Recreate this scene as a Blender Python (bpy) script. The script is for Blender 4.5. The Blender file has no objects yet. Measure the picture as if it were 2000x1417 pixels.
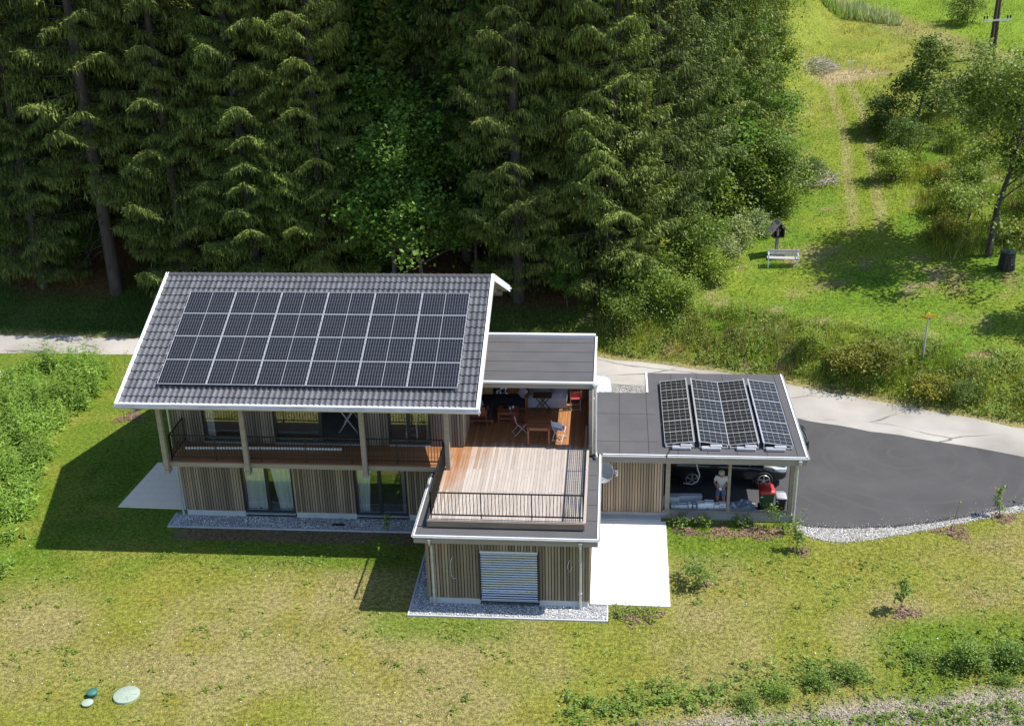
import bpy, math, random
import numpy as np
from mathutils import Vector, Matrix

# ------------------------------------------------------------------ camera, sky, sun, exposure
SC = bpy.context.scene
COL = SC.collection
YAW, PITCH, ROLL = math.radians(-5.35), math.radians(23.578), math.radians(-1.458)
fw = Vector((math.sin(YAW)*math.cos(PITCH), math.cos(YAW)*math.cos(PITCH), -math.sin(PITCH)))
rt = Vector((math.cos(YAW), -math.sin(YAW), 0)); up = rt.cross(fw)
r2 = rt*math.cos(ROLL)+up*math.sin(ROLL); u2 = -rt*math.sin(ROLL)+up*math.cos(ROLL)
cam_d = bpy.data.cameras.new('camera'); cam = bpy.data.objects.new('camera', cam_d); COL.objects.link(cam)
M = Matrix((r2, u2, -fw)).transposed().to_4x4(); M.translation = Vector((5.231, -36.355, 22.413))
cam.matrix_world = M
cam_d.sensor_fit = 'HORIZONTAL'; cam_d.sensor_width = 36; cam_d.lens = 2237.8/2000*36
cam_d.clip_start = 0.5; cam_d.clip_end = 3000
SC.camera = cam
SUNV = Vector((0.671, 0.015, 1.0)).normalized()          # towards the sun
W = bpy.data.worlds.new('World'); SC.world = W; W.use_nodes = True
nt = W.node_tree; bg = nt.nodes['Background']
sky = nt.nodes.new('ShaderNodeTexSky'); sky.sky_type = 'NISHITA'; sky.sun_disc = False
sky.sun_elevation = math.asin(SUNV.z); sky.sun_rotation = math.atan2(SUNV.x, SUNV.y)
sky.air_density = 1.0; sky.dust_density = 0.6; sky.altitude = 800
nt.links.new(sky.outputs[0], bg.inputs[0]); bg.inputs[1].default_value = 0.14
sd = bpy.data.lights.new('sun', 'SUN'); sd.energy = 4.6; sd.angle = math.radians(0.5); sd.color = (1, .955, .88)
so = bpy.data.objects.new('sun', sd); COL.objects.link(so); so.location = (40, 4, 60)
so.rotation_euler = SUNV.to_track_quat('Z', 'Y').to_euler()
SC.view_settings.view_transform = 'Standard'; SC.view_settings.look = 'None'
SC.view_settings.gamma = 1; SC.view_settings.exposure = 0.6
SC.cycles.max_bounces = 6; SC.cycles.diffuse_bounces = 3; SC.cycles.transparent_max_bounces = 8

# ------------------------------------------------------------------ terrain
def ss(a, b, x):
    t = np.clip((x-a)/(b-a), 0, 1); return t*t*(3-2*t)
RT = [(-400,24),(-60,18.6),(-27.7,17.7),(-20,17.4),(-8,16.8),(4.3,15.65),(10.2,14.05),(16.8,11.15),(22.6,8.55),(30,4.4),(45,-3),(90,-25),(400,-170)]
def roadtop(x): return np.interp(x, [a for a,b in RT], [b for a,b in RT])
def hgt(x, y):
    s = np.maximum(y-roadtop(x), 0)
    w = ss(1, 10, x-0.25*s)
    s2 = np.minimum(s, 130)
    left = 0.34*s2*ss(-1, 3, s)
    right = 1.25*ss(0.2, 3.2, s)+0.143*s2
    return left*(1-w)+right*w
def gz(x, y): return float(hgt(np.array(float(x)), np.array(float(y))))
_rg = np.random.default_rng(5).random((64, 64))
def vn(x, y, s, o=0):
    x = x/s+o*7.31; y = y/s+o*3.77
    xi = np.floor(x).astype(int); yi = np.floor(y).astype(int); fx = x-xi; fy = y-yi
    fx = fx*fx*(3-2*fx); fy = fy*fy*(3-2*fy)
    g = lambda a, b: _rg[a % 64, b % 64]
    return (g(xi,yi)*(1-fx)+g(xi+1,yi)*fx)*(1-fy)+(g(xi,yi+1)*(1-fx)+g(xi+1,yi+1)*fx)*fy
def fbm(x, y, s, o=0): return (vn(x,y,s,o)+.5*vn(x,y,s/2.1,o+1)+.25*vn(x,y,s/4.3,o+2))/1.75

# ------------------------------------------------------------------ helpers
def link(o, parent=None):
    COL.objects.link(o)
    if parent is not None: o.parent = parent
    return o
def tag(o, label=None, cat=None, group=None, kind=None):
    if label: o['label'] = label
    if cat: o['category'] = cat
    if group: o['group'] = group
    if kind: o['kind'] = kind
    return o
def thing(name, label, cat, loc=(0,0,0), rz=0.0, group=None):
    o = bpy.data.objects.new(name, None); o.empty_display_size = .3; link(o)
    o.location = loc; o.rotation_euler = (0,0,rz)
    return tag(o, label, cat, group)
def fast(name, V, F, mat, parent=None, smooth=False, cols=None, uv=None):
    """mesh from numpy arrays, all faces with the same corner count"""
    V = np.asarray(V, dtype=np.float32); F = np.asarray(F, dtype=np.int32)
    me = bpy.data.meshes.new(name); n = F.shape[1]
    me.vertices.add(len(V)); me.vertices.foreach_set('co', V.ravel())
    me.loops.add(F.size); me.loops.foreach_set('vertex_index', F.ravel())
    me.polygons.add(len(F)); me.polygons.foreach_set('loop_start', np.arange(0, F.size, n, dtype=np.int32))
    me.polygons.foreach_set('loop_total', np.full(len(F), n, dtype=np.int32))
    if smooth: me.polygons.foreach_set('use_smooth', np.ones(len(F), dtype=bool))
    if cols is not None:
        a = me.color_attributes.new('col', 'FLOAT_COLOR', 'POINT')
        c = np.ones((len(V), 4), dtype=np.float32); c[:, :3] = cols; a.data.foreach_set('color', c.ravel())
    me.materials.append(mat); me.update(); me.validate()
    return link(bpy.data.objects.new(name, me), parent)
class MB:
    def __init__(s): s.v = []; s.f = []; s.uv = {}
    def add(s, vs, fs):
        b = len(s.v); s.v += [tuple(p) for p in vs]; s.f += [tuple(b+i for i in f) for f in fs]; return s
    def box(s, x0, y0, z0, x1, y1, z1):
        return s.add([(x0,y0,z0),(x1,y0,z0),(x1,y1,z0),(x0,y1,z0),(x0,y0,z1),(x1,y0,z1),(x1,y1,z1),(x0,y1,z1)],
                     [(3,2,1,0),(4,5,6,7),(0,1,5,4),(1,2,6,5),(2,3,7,6),(3,0,4,7)])
    def bbox(s, x0, y0, z0, x1, y1, z1, b=.02):
        """box with chamfered upright and top edges"""
        L = []
        for z, i in ((z0, 0), (z1-b, 0), (z1, b)):
            L.append([(x0+b+i,y0+i,z),(x1-b-i,y0+i,z),(x1-i,y0+b+i,z),(x1-i,y1-b-i,z),(x1-b-i,y1-i,z),(x0+b+i,y1-i,z),(x0+i,y1-b-i,z),(x0+i,y0+b+i,z)])
        return s.loft(L, True, True)
    def bar(s, a, b, w, h=None, upv=(0,0,1)):
        a = Vector(a); b = Vector(b); h = h or w; d = (b-a).normalized(); u = Vector(upv)
        if abs(d.dot(u)) > .97: u = Vector((0,1,0))
        sx = d.cross(u).normalized()*(w/2); sz = sx.cross(d).normalized()*(h/2)
        P = [a-sx-sz, a+sx-sz, a+sx+sz, a-sx+sz, b-sx-sz, b+sx-sz, b+sx+sz, b-sx+sz]
        return s.add(P, [(3,2,1,0),(4,5,6,7),(0,1,5,4),(1,2,6,5),(2,3,7,6),(3,0,4,7)])
    def tube(s, pts, r, n=8, caps=True):
        pts = [Vector(p) for p in pts]; R = r if isinstance(r, (list, tuple)) else [r]*len(pts); L = []
        prev = None
        for i, p in enumerate(pts):
            d = (pts[min(i+1, len(pts)-1)]-pts[max(i-1, 0)]).normalized()
            if prev is None: a = d.orthogonal().normalized()
            else:
                a = prev-d*prev.dot(d); a = a.normalized() if a.length > 1e-5 else d.orthogonal().normalized()
            prev = a; b = d.cross(a)
            L.append([p+(a*math.cos(t*2*math.pi/n)+b*math.sin(t*2*math.pi/n))*R[i] for t in range(n)])
        return s.loft(L, caps, caps)
    def loft(s, L, c0=False, c1=False, closed=True):
        n = len(L[0]); vs = [p for r in L for p in r]; fs = []
        for i in range(len(L)-1):
            for j in range(n if closed else n-1):
                fs.append((i*n+j, i*n+(j+1) % n, (i+1)*n+(j+1) % n, (i+1)*n+j))
        if c0: fs.append(tuple(range(n-1, -1, -1)))
        if c1: fs.append(tuple((len(L)-1)*n+j for j in range(n)))
        return s.add(vs, fs)
    def lathe(s, prof, c=(0,0,0), n=20, axis='z', caps=True):
        L = []
        for r, z in prof:
            ring = []
            for t in range(n):
                a = 2*math.pi*t/n; x, y = r*math.cos(a), r*math.sin(a)
                p = (x, y, z) if axis == 'z' else (x, z, y) if axis == 'y' else (z, x, y)
                ring.append((p[0]+c[0], p[1]+c[1], p[2]+c[2]))
            L.append(ring)
        return s.loft(L, caps, caps)
    def ball(s, c, r, n=10, sz=1.0):
        prof = [(max(r*math.sin(math.pi*i/n), 1e-4), -r*sz*math.cos(math.pi*i/n)) for i in range(n+1)]
        return s.lathe(prof, c, n+4)
    def xf(s, Mx, i0=0):
        for i in range(i0, len(s.v)): s.v[i] = tuple(Mx @ Vector(s.v[i]))
        return s
    def poly(s, pts, z0, z1):
        n = len(pts); vs = [(x,y,z0) for x,y in pts]+[(x,y,z1) for x,y in pts]
        return s.add(vs, [tuple(range(n-1,-1,-1)), tuple(range(n, 2*n))]+[(i,(i+1)%n,n+(i+1)%n,n+i) for i in range(n)])
    def build(s, name, mat, parent=None, smooth=False, rnd=False):
        me = bpy.data.meshes.new(name); me.from_pydata(s.v, [], s.f); me.materials.append(mat)
        import bmesh
        bm = bmesh.new(); bm.from_mesh(me); bmesh.ops.recalc_face_normals(bm, faces=bm.faces); bm.to_mesh(me); bm.free()
        if smooth:
            for p in me.polygons: p.use_smooth = True
            try: me.set_sharp_from_angle(angle=math.radians(42))
            except Exception: pass
        me.update()
        return link(bpy.data.objects.new(name, me), parent)
def clone(o, parent=None):
    c = o.copy(); COL.objects.link(c)
    if parent is not None: c.parent = parent
    for ch in [x for x in ALLCH(o)]: clone(ch, c)
    return c
def ALLCH(o): return [x for x in COL.objects if x.parent == o]

# ------------------------------------------------------------------ materials
def _new(name):
    m = bpy.data.materials.new(name); m.use_nodes = True
    t = m.node_tree; return m, t, t.nodes['Principled BSDF']
def N(t, k, **kw):
    n = t.nodes.new(k)
    for a, b in kw.items(): setattr(n, a, b)
    return n
def noise_fac(t, scale, det=4, coord='Object', stretch=None, rough=.55):
    tc = N(t, 'ShaderNodeTexCoord'); n = N(t, 'ShaderNodeTexNoise'); n.inputs['Scale'].default_value = scale
    n.inputs['Detail'].default_value = det; n.inputs['Roughness'].default_value = rough
    if stretch:
        mp = N(t, 'ShaderNodeMapping'); mp.inputs['Scale'].default_value = stretch
        t.links.new(tc.outputs[coord], mp.inputs[0]); t.links.new(mp.outputs[0], n.inputs[0])
    else: t.links.new(tc.outputs[coord], n.inputs[0])
    return n.outputs['Fac']
def mixc(t, fac, a, b, mode='MIX'):
    m = N(t, 'ShaderNodeMix', data_type='RGBA', blend_type=mode)
    for s, v in ((m.inputs[0], fac), (m.inputs[6], a), (m.inputs[7], b)):
        if hasattr(v, 'is_linked') or hasattr(v, 'links'): t.links.new(v, s)
        elif isinstance(v, (int, float)): s.default_value = v
        else: s.default_value = (*v[:3], 1)
    return m.outputs[2]
def ramp(t, fac, lo, hi):
    r = N(t, 'ShaderNodeMapRange'); r.inputs[1].default_value = lo; r.inputs[2].default_value = hi
    t.links.new(fac, r.inputs[0]); return r.outputs[0]
def bumpy(t, p, fac, strength, dist=.02):
    b = N(t, 'ShaderNodeBump'); b.inputs['Strength'].default_value = strength; b.inputs['Distance'].default_value = dist
    t.links.new(fac, b.inputs['Height']); t.links.new(b.outputs[0], p.inputs['Normal'])
def mat(name, c1, c2=None, scale=6, rough=.7, metal=0.0, island=0.0, bump=0.0, stretch=None, spec=.5, det=4, coat=0):
    m, t, p = _new(name)
    p.inputs['Roughness'].default_value = rough; p.inputs['Metallic'].default_value = metal
    p.inputs['Specular IOR Level'].default_value = spec; p.inputs['Coat Weight'].default_value = coat
    if c2 is None: c2 = tuple(x*.82 for x in c1)
    f = noise_fac(t, scale, det, stretch=stretch)
    c = mixc(t, ramp(t, f, .3, .7), c1, c2)
    if island:
        g = N(t, 'ShaderNodeNewGeometry'); r = ramp(t, g.outputs['Random Per Island'], 0, 1)
        mr = N(t, 'ShaderNodeMapRange'); mr.inputs[3].default_value = 1-island; mr.inputs[4].default_value = 1+island
        t.links.new(r, mr.inputs[0])
        mm = N(t, 'ShaderNodeMix', data_type='RGBA', blend_type='MULTIPLY'); mm.inputs[0].default_value = 1
        t.links.new(c, mm.inputs[6]); t.links.new(mr.outputs[0], mm.inputs[7]); c = mm.outputs[2]
    t.links.new(c, p.inputs['Base Color'])
    if bump: bumpy(t, p, f, bump)
    return m
def leafmat(name, c1, c2, trans=.3, rough=.5, attr=False, spec=.35):
    m, t, p = _new(name); out = t.nodes['Material Output']
    g = N(t, 'ShaderNodeNewGeometry')
    f = noise_fac(t, .55, 2)
    c = mixc(t, g.outputs['Random Per Island'], c1, c2)
    mr = N(t, 'ShaderNodeMapRange'); mr.inputs[1].default_value = .3; mr.inputs[2].default_value = .7
    mr.inputs[3].default_value = .75; mr.inputs[4].default_value = 1.25; t.links.new(f, mr.inputs[0])
    c = mixc(t, 1.0, c, mr.outputs[0], 'MULTIPLY')
    oi = N(t, 'ShaderNodeObjectInfo'); c = mixc(t, 1.0, c, mixc(t, oi.outputs['Random'], (.84,.88,.92), (1.16,1.1,1.02)), 'MULTIPLY')
    if attr:
        a = N(t, 'ShaderNodeAttribute', attribute_name='col'); c = mixc(t, 1.0, a.outputs['Color'], c, 'MULTIPLY')
    t.links.new(c, p.inputs['Base Color']); p.inputs['Roughness'].default_value = rough
    p.inputs['Specular IOR Level'].default_value = spec
    tr = N(t, 'ShaderNodeBsdfTranslucent'); c3 = mixc(t, 1.0, c, (1.25, 1.3, .55), 'MULTIPLY'); t.links.new(c3, tr.inputs[0])
    mx = N(t, 'ShaderNodeMixShader'); mx.inputs[0].default_value = trans
    t.links.new(p.outputs[0], mx.inputs[1]); t.links.new(tr.outputs[0], mx.inputs[2]); t.links.new(mx.outputs[0], out.inputs[0])
    return m
def groundmat():
    m, t, p = _new('ground'); a = N(t, 'ShaderNodeAttribute', attribute_name='col')
    f1 = noise_fac(t, 7, 4, rough=.7); f2 = noise_fac(t, 24, 3, rough=.7)
    c = mixc(t, ramp(t, f1, .36, .64), (.55,.56,.5), (1.5,1.46,1.42)); c = mixc(t, 1.0, a.outputs['Color'], c, 'MULTIPLY')
    c2 = mixc(t, ramp(t, f2, .34, .66), (.5,.52,.46), (1.5,1.48,1.52)); c = mixc(t, 1.0, c, c2, 'MULTIPLY')
    t.links.new(c, p.inputs['Base Color']); p.inputs['Roughness'].default_value = .95; p.inputs['Specular IOR Level'].default_value = .15
    bumpy(t, p, f2, .9, .05); return m
def stonemat(name, c1, c2, scale, bump=.8, dirt=(.2,.18,.15)):
    m, t, p = _new(name); tc = N(t, 'ShaderNodeTexCoord'); v = N(t, 'ShaderNodeTexVoronoi'); v.inputs['Scale'].default_value = scale
    t.links.new(tc.outputs['Object'], v.inputs['Vector'])
    s = N(t, 'ShaderNodeSeparateColor'); t.links.new(v.outputs['Color'], s.inputs[0])
    c = mixc(t, s.outputs[0], c1, c2); f = noise_fac(t, 1.3, 4); c = mixc(t, ramp(t, f, .5, .75), c, dirt)
    d = ramp(t, v.outputs['Distance'], .9, .35); c = mixc(t, d, (.03,.03,.03), c)
    t.links.new(c, p.inputs['Base Color']); p.inputs['Roughness'].default_value = .85
    inv = N(t, 'ShaderNodeMath', operation='SUBTRACT'); inv.inputs[0].default_value = 1; t.links.new(v.outputs['Distance'], inv.inputs[1])
    bumpy(t, p, inv.outputs[0], bump, .03); return m
def roadmat(name, c1, c2, crack, cracks=True, patch=None, cloud=.22):
    m, t, p = _new(name); f1 = noise_fac(t, .7, 5); f2 = noise_fac(t, 60, 3); f3 = noise_fac(t, .22, 3)
    c = mixc(t, ramp(t, f1, .3, .7), c1, c2); c = mixc(t, ramp(t, f3, .35, .65), c, mixc(t, cloud, c, (.9,.86,.78)))
    c = mixc(t, .28, c, mixc(t, f2, (.0,.0,.0), (1,1,1)), 'OVERLAY')
    if patch:
        # pale tyre arcs
        tc = N(t, 'ShaderNodeTexCoord'); mp = N(t, 'ShaderNodeMapping'); mp.inputs['Location'].default_value = patch
        w = N(t, 'ShaderNodeTexWave', wave_type='RINGS', rings_direction='Z'); w.inputs['Scale'].default_value = .36; w.inputs['Distortion'].default_value = 3.0
        w.inputs['Detail'].default_value = 3; w.inputs['Detail Scale'].default_value = .6
        t.links.new(tc.outputs['Object'], mp.inputs[0]); t.links.new(mp.outputs[0], w.inputs[0])
        k = N(t, 'ShaderNodeMath', operation='MULTIPLY'); t.links.new(ramp(t, w.outputs['Fac'], .82, 1.0), k.inputs[0]); t.links.new(ramp(t, f1, .45, .75), k.inputs[1])
        k2 = N(t, 'ShaderNodeMath', operation='MULTIPLY'); k2.inputs[1].default_value = .3; t.links.new(k.outputs[0], k2.inputs[0])
        c = mixc(t, k2.outputs[0], c, (.13,.125,.12))
    if cracks:
        tc = N(t, 'ShaderNodeTexCoord'); mp = N(t, 'ShaderNodeMapping'); mp.inputs['Rotation'].default_value = (0,0,.42); mp.inputs['Scale'].default_value = (.28,.75,1)
        nz = N(t, 'ShaderNodeTexNoise'); nz.inputs['Scale'].default_value = 1.2; nz.inputs['Detail'].default_value = 4
        t.links.new(tc.outputs['Object'], mp.inputs[0]); t.links.new(mp.outputs[0], nz.inputs[0])
        ad = N(t, 'ShaderNodeMix', data_type='RGBA'); ad.inputs[0].default_value = .35; t.links.new(mp.outputs[0], ad.inputs[6]); t.links.new(nz.outputs['Color'], ad.inputs[7])
        v = N(t, 'ShaderNodeTexVoronoi', feature='DISTANCE_TO_EDGE'); v.inputs['Scale'].default_value = 1.0; t.links.new(ad.outputs[2], v.inputs['Vector'])
        g = ramp(t, v.outputs['Distance'], .022, .006); k = N(t, 'ShaderNodeMath', operation='MULTIPLY'); t.links.new(g, k.inputs[0])
        t.links.new(ramp(t, noise_fac(t, .35, 2), .42, .58), k.inputs[1]); c = mixc(t, k.outputs[0], c, crack)
    t.links.new(c, p.inputs['Base Color']); p.inputs['Roughness'].default_value = .9; p.inputs['Specular IOR Level'].default_value = .25
    bumpy(t, p, f2, .35, .01); return m
def panelmat(name, nu, nv, dark, line, lw=.05, fine=0, mid='u', rough=.16):
    """photovoltaic glass: uv 0..1 over the panel, nu x nv cells, mid line"""
    m, t, p = _new(name); uv = N(t, 'ShaderNodeUVMap'); s = N(t, 'ShaderNodeSeparateXYZ'); t.links.new(uv.outputs[0], s.inputs[0])
    def grid(src, n, w):
        a = N(t, 'ShaderNodeMath', operation='MULTIPLY'); a.inputs[1].default_value = n; t.links.new(src, a.inputs[0])
        b = N(t, 'ShaderNodeMath', operation='FRACT'); t.links.new(a.outputs[0], b.inputs[0])
        c = N(t, 'ShaderNodeMath', operation='SUBTRACT'); c.inputs[1].default_value = .5; t.links.new(b.outputs[0], c.inputs[0])
        d = N(t, 'ShaderNodeMath', operation='ABSOLUTE'); t.links.new(c.outputs[0], d.inputs[0])
        e = N(t, 'ShaderNodeMath', operation='GREATER_THAN'); e.inputs[1].default_value = .5-w; t.links.new(d.outputs[0], e.inputs[0]); return e.outputs[0]
    def mx(a, b):
        k = N(t, 'ShaderNodeMath', operation='MAXIMUM'); t.links.new(a, k.inputs[0]); t.links.new(b, k.inputs[1]); return k.outputs[0]
    g = mx(grid(s.outputs[0], nu, lw*nu/10), grid(s.outputs[1], nv, lw*nv/10))
    md = grid(s.outputs[0 if mid == 'u' else 1], 2, .011)
    f = noise_fac(t, 2.0, 3); base = mixc(t, ramp(t, f, .3, .7), dark, tuple(x*1.5 for x in dark))
    c = base
    if fine:
        q = grid(s.outputs[0], nu*fine, .16); c = mixc(t, q, c, tuple(min(1, x*3.5+.015) for x in dark))
    c = mixc(t, g, c, line); c = mixc(t, md, c, tuple(min(1, x*1.35) for x in line))
    t.links.new(c, p.inputs['Base Color']); p.inputs['Roughness'].default_value = rough; p.inputs['IOR'].default_value = 1.45
    return m
def glassmat(name, tint=(.02,.03,.03), refl=.13, dens=.08):
    m, t, p = _new(name); out = t.nodes['Material Output']
    gl = N(t, 'ShaderNodeBsdfGlossy'); gl.inputs['Roughness'].default_value = .02; gl.inputs['Color'].default_value = (.95,1,.98,1)
    tr = N(t, 'ShaderNodeBsdfTransparent'); tr.inputs[0].default_value = (1-dens, 1-dens*.85, 1-dens*.85, 1)
    lw = N(t, 'ShaderNodeFresnel'); lw.inputs[0].default_value = 1.5
    ad = N(t, 'ShaderNodeMath', operation='ADD'); ad.inputs[1].default_value = refl; t.links.new(lw.outputs[0], ad.inputs[0]); ad.use_clamp = True
    mx = N(t, 'ShaderNodeMixShader'); t.links.new(ad.outputs[0], mx.inputs[0]); t.links.new(tr.outputs[0], mx.inputs[1]); t.links.new(gl.outputs[0], mx.inputs[2])
    t.links.new(mx.outputs[0], out.inputs[0]); return m

MT = dict(
 slat=mat('weathered_larch_slats', (.27,.217,.148), (.20,.16,.11), 3, .85, island=.38, stretch=(1,1,.15)),
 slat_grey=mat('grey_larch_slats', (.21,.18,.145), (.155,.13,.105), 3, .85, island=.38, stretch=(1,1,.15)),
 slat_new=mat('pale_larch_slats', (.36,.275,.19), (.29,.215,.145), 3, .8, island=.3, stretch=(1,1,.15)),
 backing=mat('dark_facade_membrane', (.022,.02,.018), None, 5, .9),
 beam=mat('planed_timber', (.30,.26,.20), (.24,.205,.155), 2.5, .8, stretch=(.3,3,3)),
 fascia=mat('grey_timber_fascia', (.30,.27,.235), (.24,.215,.19), 2, .85, stretch=(.4,4,4)),
 plinth=mat('light_render', (.5,.51,.52), (.42,.43,.44), 2, .9, bump=.1),
 conc=mat('concrete', (.36,.35,.34), (.27,.265,.26), 1.4, .9, bump=.15),
 white=mat('white_coated_metal', (.82,.83,.84), (.74,.75,.76), 1.5, .35),
 zinc=mat('pale_grey_metal', (.56,.58,.60), (.46,.48,.5), 2, .38, .35),
 gut=mat('grey_gutter_metal', (.6,.61,.62), (.48,.49,.5), 2, .35, .45),
 tile=mat('dark_concrete_tiles', (.118,.121,.130), (.076,.078,.085), 3.5, .36, island=.16, spec=.6),
 tilec=mat('dark_ridge_tiles', (.085,.083,.086), (.06,.058,.06), 5, .45, island=.1),
 bit=None,
 black=mat('black_steel', (.012,.012,.013), None, 8, .45),
 frame=mat('anthracite_frame', (.02,.023,.027), (.026,.03,.034), 4, .4),
 glass=glassmat('window_glass'),
 curtain=mat('white_curtain', (.86,.89,.89), (.78,.82,.83), 3, .9, stretch=(6,6,.3)),
 room=mat('dim_room_plaster', (.3,.28,.25), None, 2, .9),
 alu=mat('bright_aluminium_frame', (.7,.71,.72), (.6,.61,.62), 4, .3, .5),
 bark=mat('conifer_bark', (.085,.07,.058), (.045,.038,.032), 5, .95, bump=.6, stretch=(1,1,.3)),
 bark2=mat('grey_bark', (.12,.105,.085), (.07,.06,.05), 6, .95, bump=.5, stretch=(1,1,.3)),
 twig=mat('dead_twigs', (.5,.45,.38), (.36,.31,.26), 4, .95, island=.3),
 mulch=mat('bark_mulch', (.28,.18,.125), (.18,.11,.075), 14, .95, island=.4, bump=.5),
)
def bitmat():
    m, t, p = _new('bitumen_sheet'); f1 = noise_fac(t, .9, 5); f2 = noise_fac(t, 90, 2)
    c = mixc(t, ramp(t, f1, .3, .7), (.094,.092,.096), (.076,.074,.078)); c = mixc(t, .25, c, mixc(t, f2, (0,0,0), (1,1,1)), 'OVERLAY')
    t.links.new(c, p.inputs['Base Color']); p.inputs['Roughness'].default_value = .85; bumpy(t, p, f2, .3, .01); return m
MT['bit'] = bitmat()
MT['seam'] = mat('bitumen_lap_seam', (.035,.034,.035), None, 4, .8)
# ------------------------------------------------------------------ house
rnd = random.Random(11)
house = thing('house', 'two storey larch clad house with dark tiled gable roof, balcony and big roof terrace', 'house')
HX0, HX1, HY1 = -10.69, 0.0, 7.3
EY, EZ, RY, RZ = -2.33, 5.776, 3.64, 8.391; SL = (RZ-EZ)/(RY-EY); BY = 9.78; BZ = RZ-SL*(BY-RY)
def roof_under(y): return (EZ+SL*(y-EY) if y <= RY else RZ-SL*(y-RY))-.3
def slats(mb, p0, p1, z0, z1, nrm, pitch=.098, gap=.026, th=.03):
    p0 = Vector((*p0, 0)); p1 = Vector((*p1, 0)); n = Vector((*nrm, 0)); L = (p1-p0).length; d = (p1-p0)/L
    k = max(1, int(round(L/pitch))); w = L/k
    for i in range(k):
        a = p0+d*(i*w+gap/2); b = p0+d*((i+1)*w-gap/2+rnd.uniform(-.004, .004)); t = th+rnd.uniform(-.004, .004)
        c = (a+b)/2; zt = z1(c) if callable(z1) else z1
        P = [a, b, b+n*t, a+n*t]
        mb.add([(p.x, p.y, z0) for p in P]+[(p.x, p.y, zt) for p in P], [(3,2,1,0),(4,5,6,7),(0,1,5,4),(1,2,6,5),(2,3,7,6),(3,0,4,7)])
def clad(parent, segs, m='slat', label=None, name='wall', thick=.2):
    """segs: list of (p0, p1, z0, z1, normal); slatted cladding over a dark membrane"""
    b = MB(); s = MB()
    for p0, p1, z0, z1, n in segs:
        slats(s, p0, p1, z0, z1, n)
        q0 = Vector(p0); q1 = Vector(p1); nn = Vector(n); i0 = q0-nn*thick; i1 = q1-nn*thick
        zz = (lambda q: z1(Vector((q.x, q.y, 0)))) if callable(z1) else (lambda q: z1)
        zs = [zz(q)-.004 for q in (q0, q1, i1, i0)]
        if callable(z1):       # gable: split at the ridge
            qm = Vector((q0.x, RY)) if abs(q0.x-q1.x) < .01 else (q0+q1)/2; im = qm-nn*thick
            for A, B, iA, iB in ((q0, qm, i0, im), (qm, q1, im, i1)):
                b.add([(A.x,A.y,z0+.002),(B.x,B.y,z0+.002),(iB.x,iB.y,z0+.002),(iA.x,iA.y,z0+.002),(A.x,A.y,zz(A)-.004),(B.x,B.y,zz(B)-.004),(iB.x,iB.y,zz(B)-.004),(iA.x,iA.y,zz(A)-.004)],
                      [(3,2,1,0),(4,5,6,7),(0,1,5,4),(1,2,6,5),(2,3,7,6),(3,0,4,7)])
        else:
            b.add([(q.x, q.y, z0+.002) for q in (q0, q1, i1, i0)]+[(q.x, q.y, z) for q, z in zip((q0, q1, i1, i0), zs)],
                  [(3,2,1,0),(4,5,6,7),(0,1,5,4),(1,2,6,5),(2,3,7,6),(3,0,4,7)])
    o = s.build(name, MT[m], parent)
    if label: o['label'] = label
    b.build('wall_membrane', MT['backing'], o)
    return o
LW = [(-8.40,-6.46), (-4.14,-2.18)]                       # lower windows
segs = [((a,0),(b,0),.27,2.86,(0,-1)) for a, b in ((HX0,LW[0][0]),(LW[0][1],LW[1][0]),(LW[1][1],-.66))]
segs += [((a,0),(b,0),2.42,2.86,(0,-1)) for a, b in LW]
clad(house, segs)
UW = [(-9.56,-8.06),(-6.92,-3.74),(-2.70,-1.17)]          # upper windows
ztop = roof_under(0)
segs = [((a,0),(b,0),3.17,ztop,(0,-1)) for a, b in ((HX0,UW[0][0]),(UW[0][1],UW[1][0]),(UW[1][1],UW[2][0]),(UW[2][1],HX1-.01))]
segs += [((a,0),(b,0),5.45,ztop,(0,-1)) for a, b in UW]
clad(house, segs, 'slat_grey')
clad(house, [((0,.01),(0,HY1),3.17,lambda c: roof_under(c.y),(1,0))], 'slat_new')
clad(house, [((HX0,HY1),(HX0,.01),.27,lambda c: roof_under(c.y),(-1,0)), ((HX1,HY1),(HX0,HY1),.27,roof_under(HY1),(0,1))], 'slat_grey')
b = MB()
for a, c in ((HX0,LW[0][0]),(LW[0][1],LW[1][0]),(LW[1][1],-.66)): b = MB(); b.box(a+.03,.0-.012,-.1,c-.0,.2,.268); b.build('plinth', MT['plinth'], house)
b = MB(); b.box(HX0+.02,.2,-.1,HX0+.2,HY1-.02,.268); b.build('plinth', MT['plinth'], house)
b = MB(); b.box(HX0+.2,.03,2.866,HX1-.2,HY1-.2,3.1); b.box(HX0+.2,.2,.05,HX1-.2,HY1-.2,.19); b.box(HX0+.2,3.2,.2,HX1-.22,3.3,2.86); b.box(HX0+.2,3.6,3.1,HX1-.22,3.7,5.9)
b.build('interior_wall', MT['room'], house)

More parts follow.
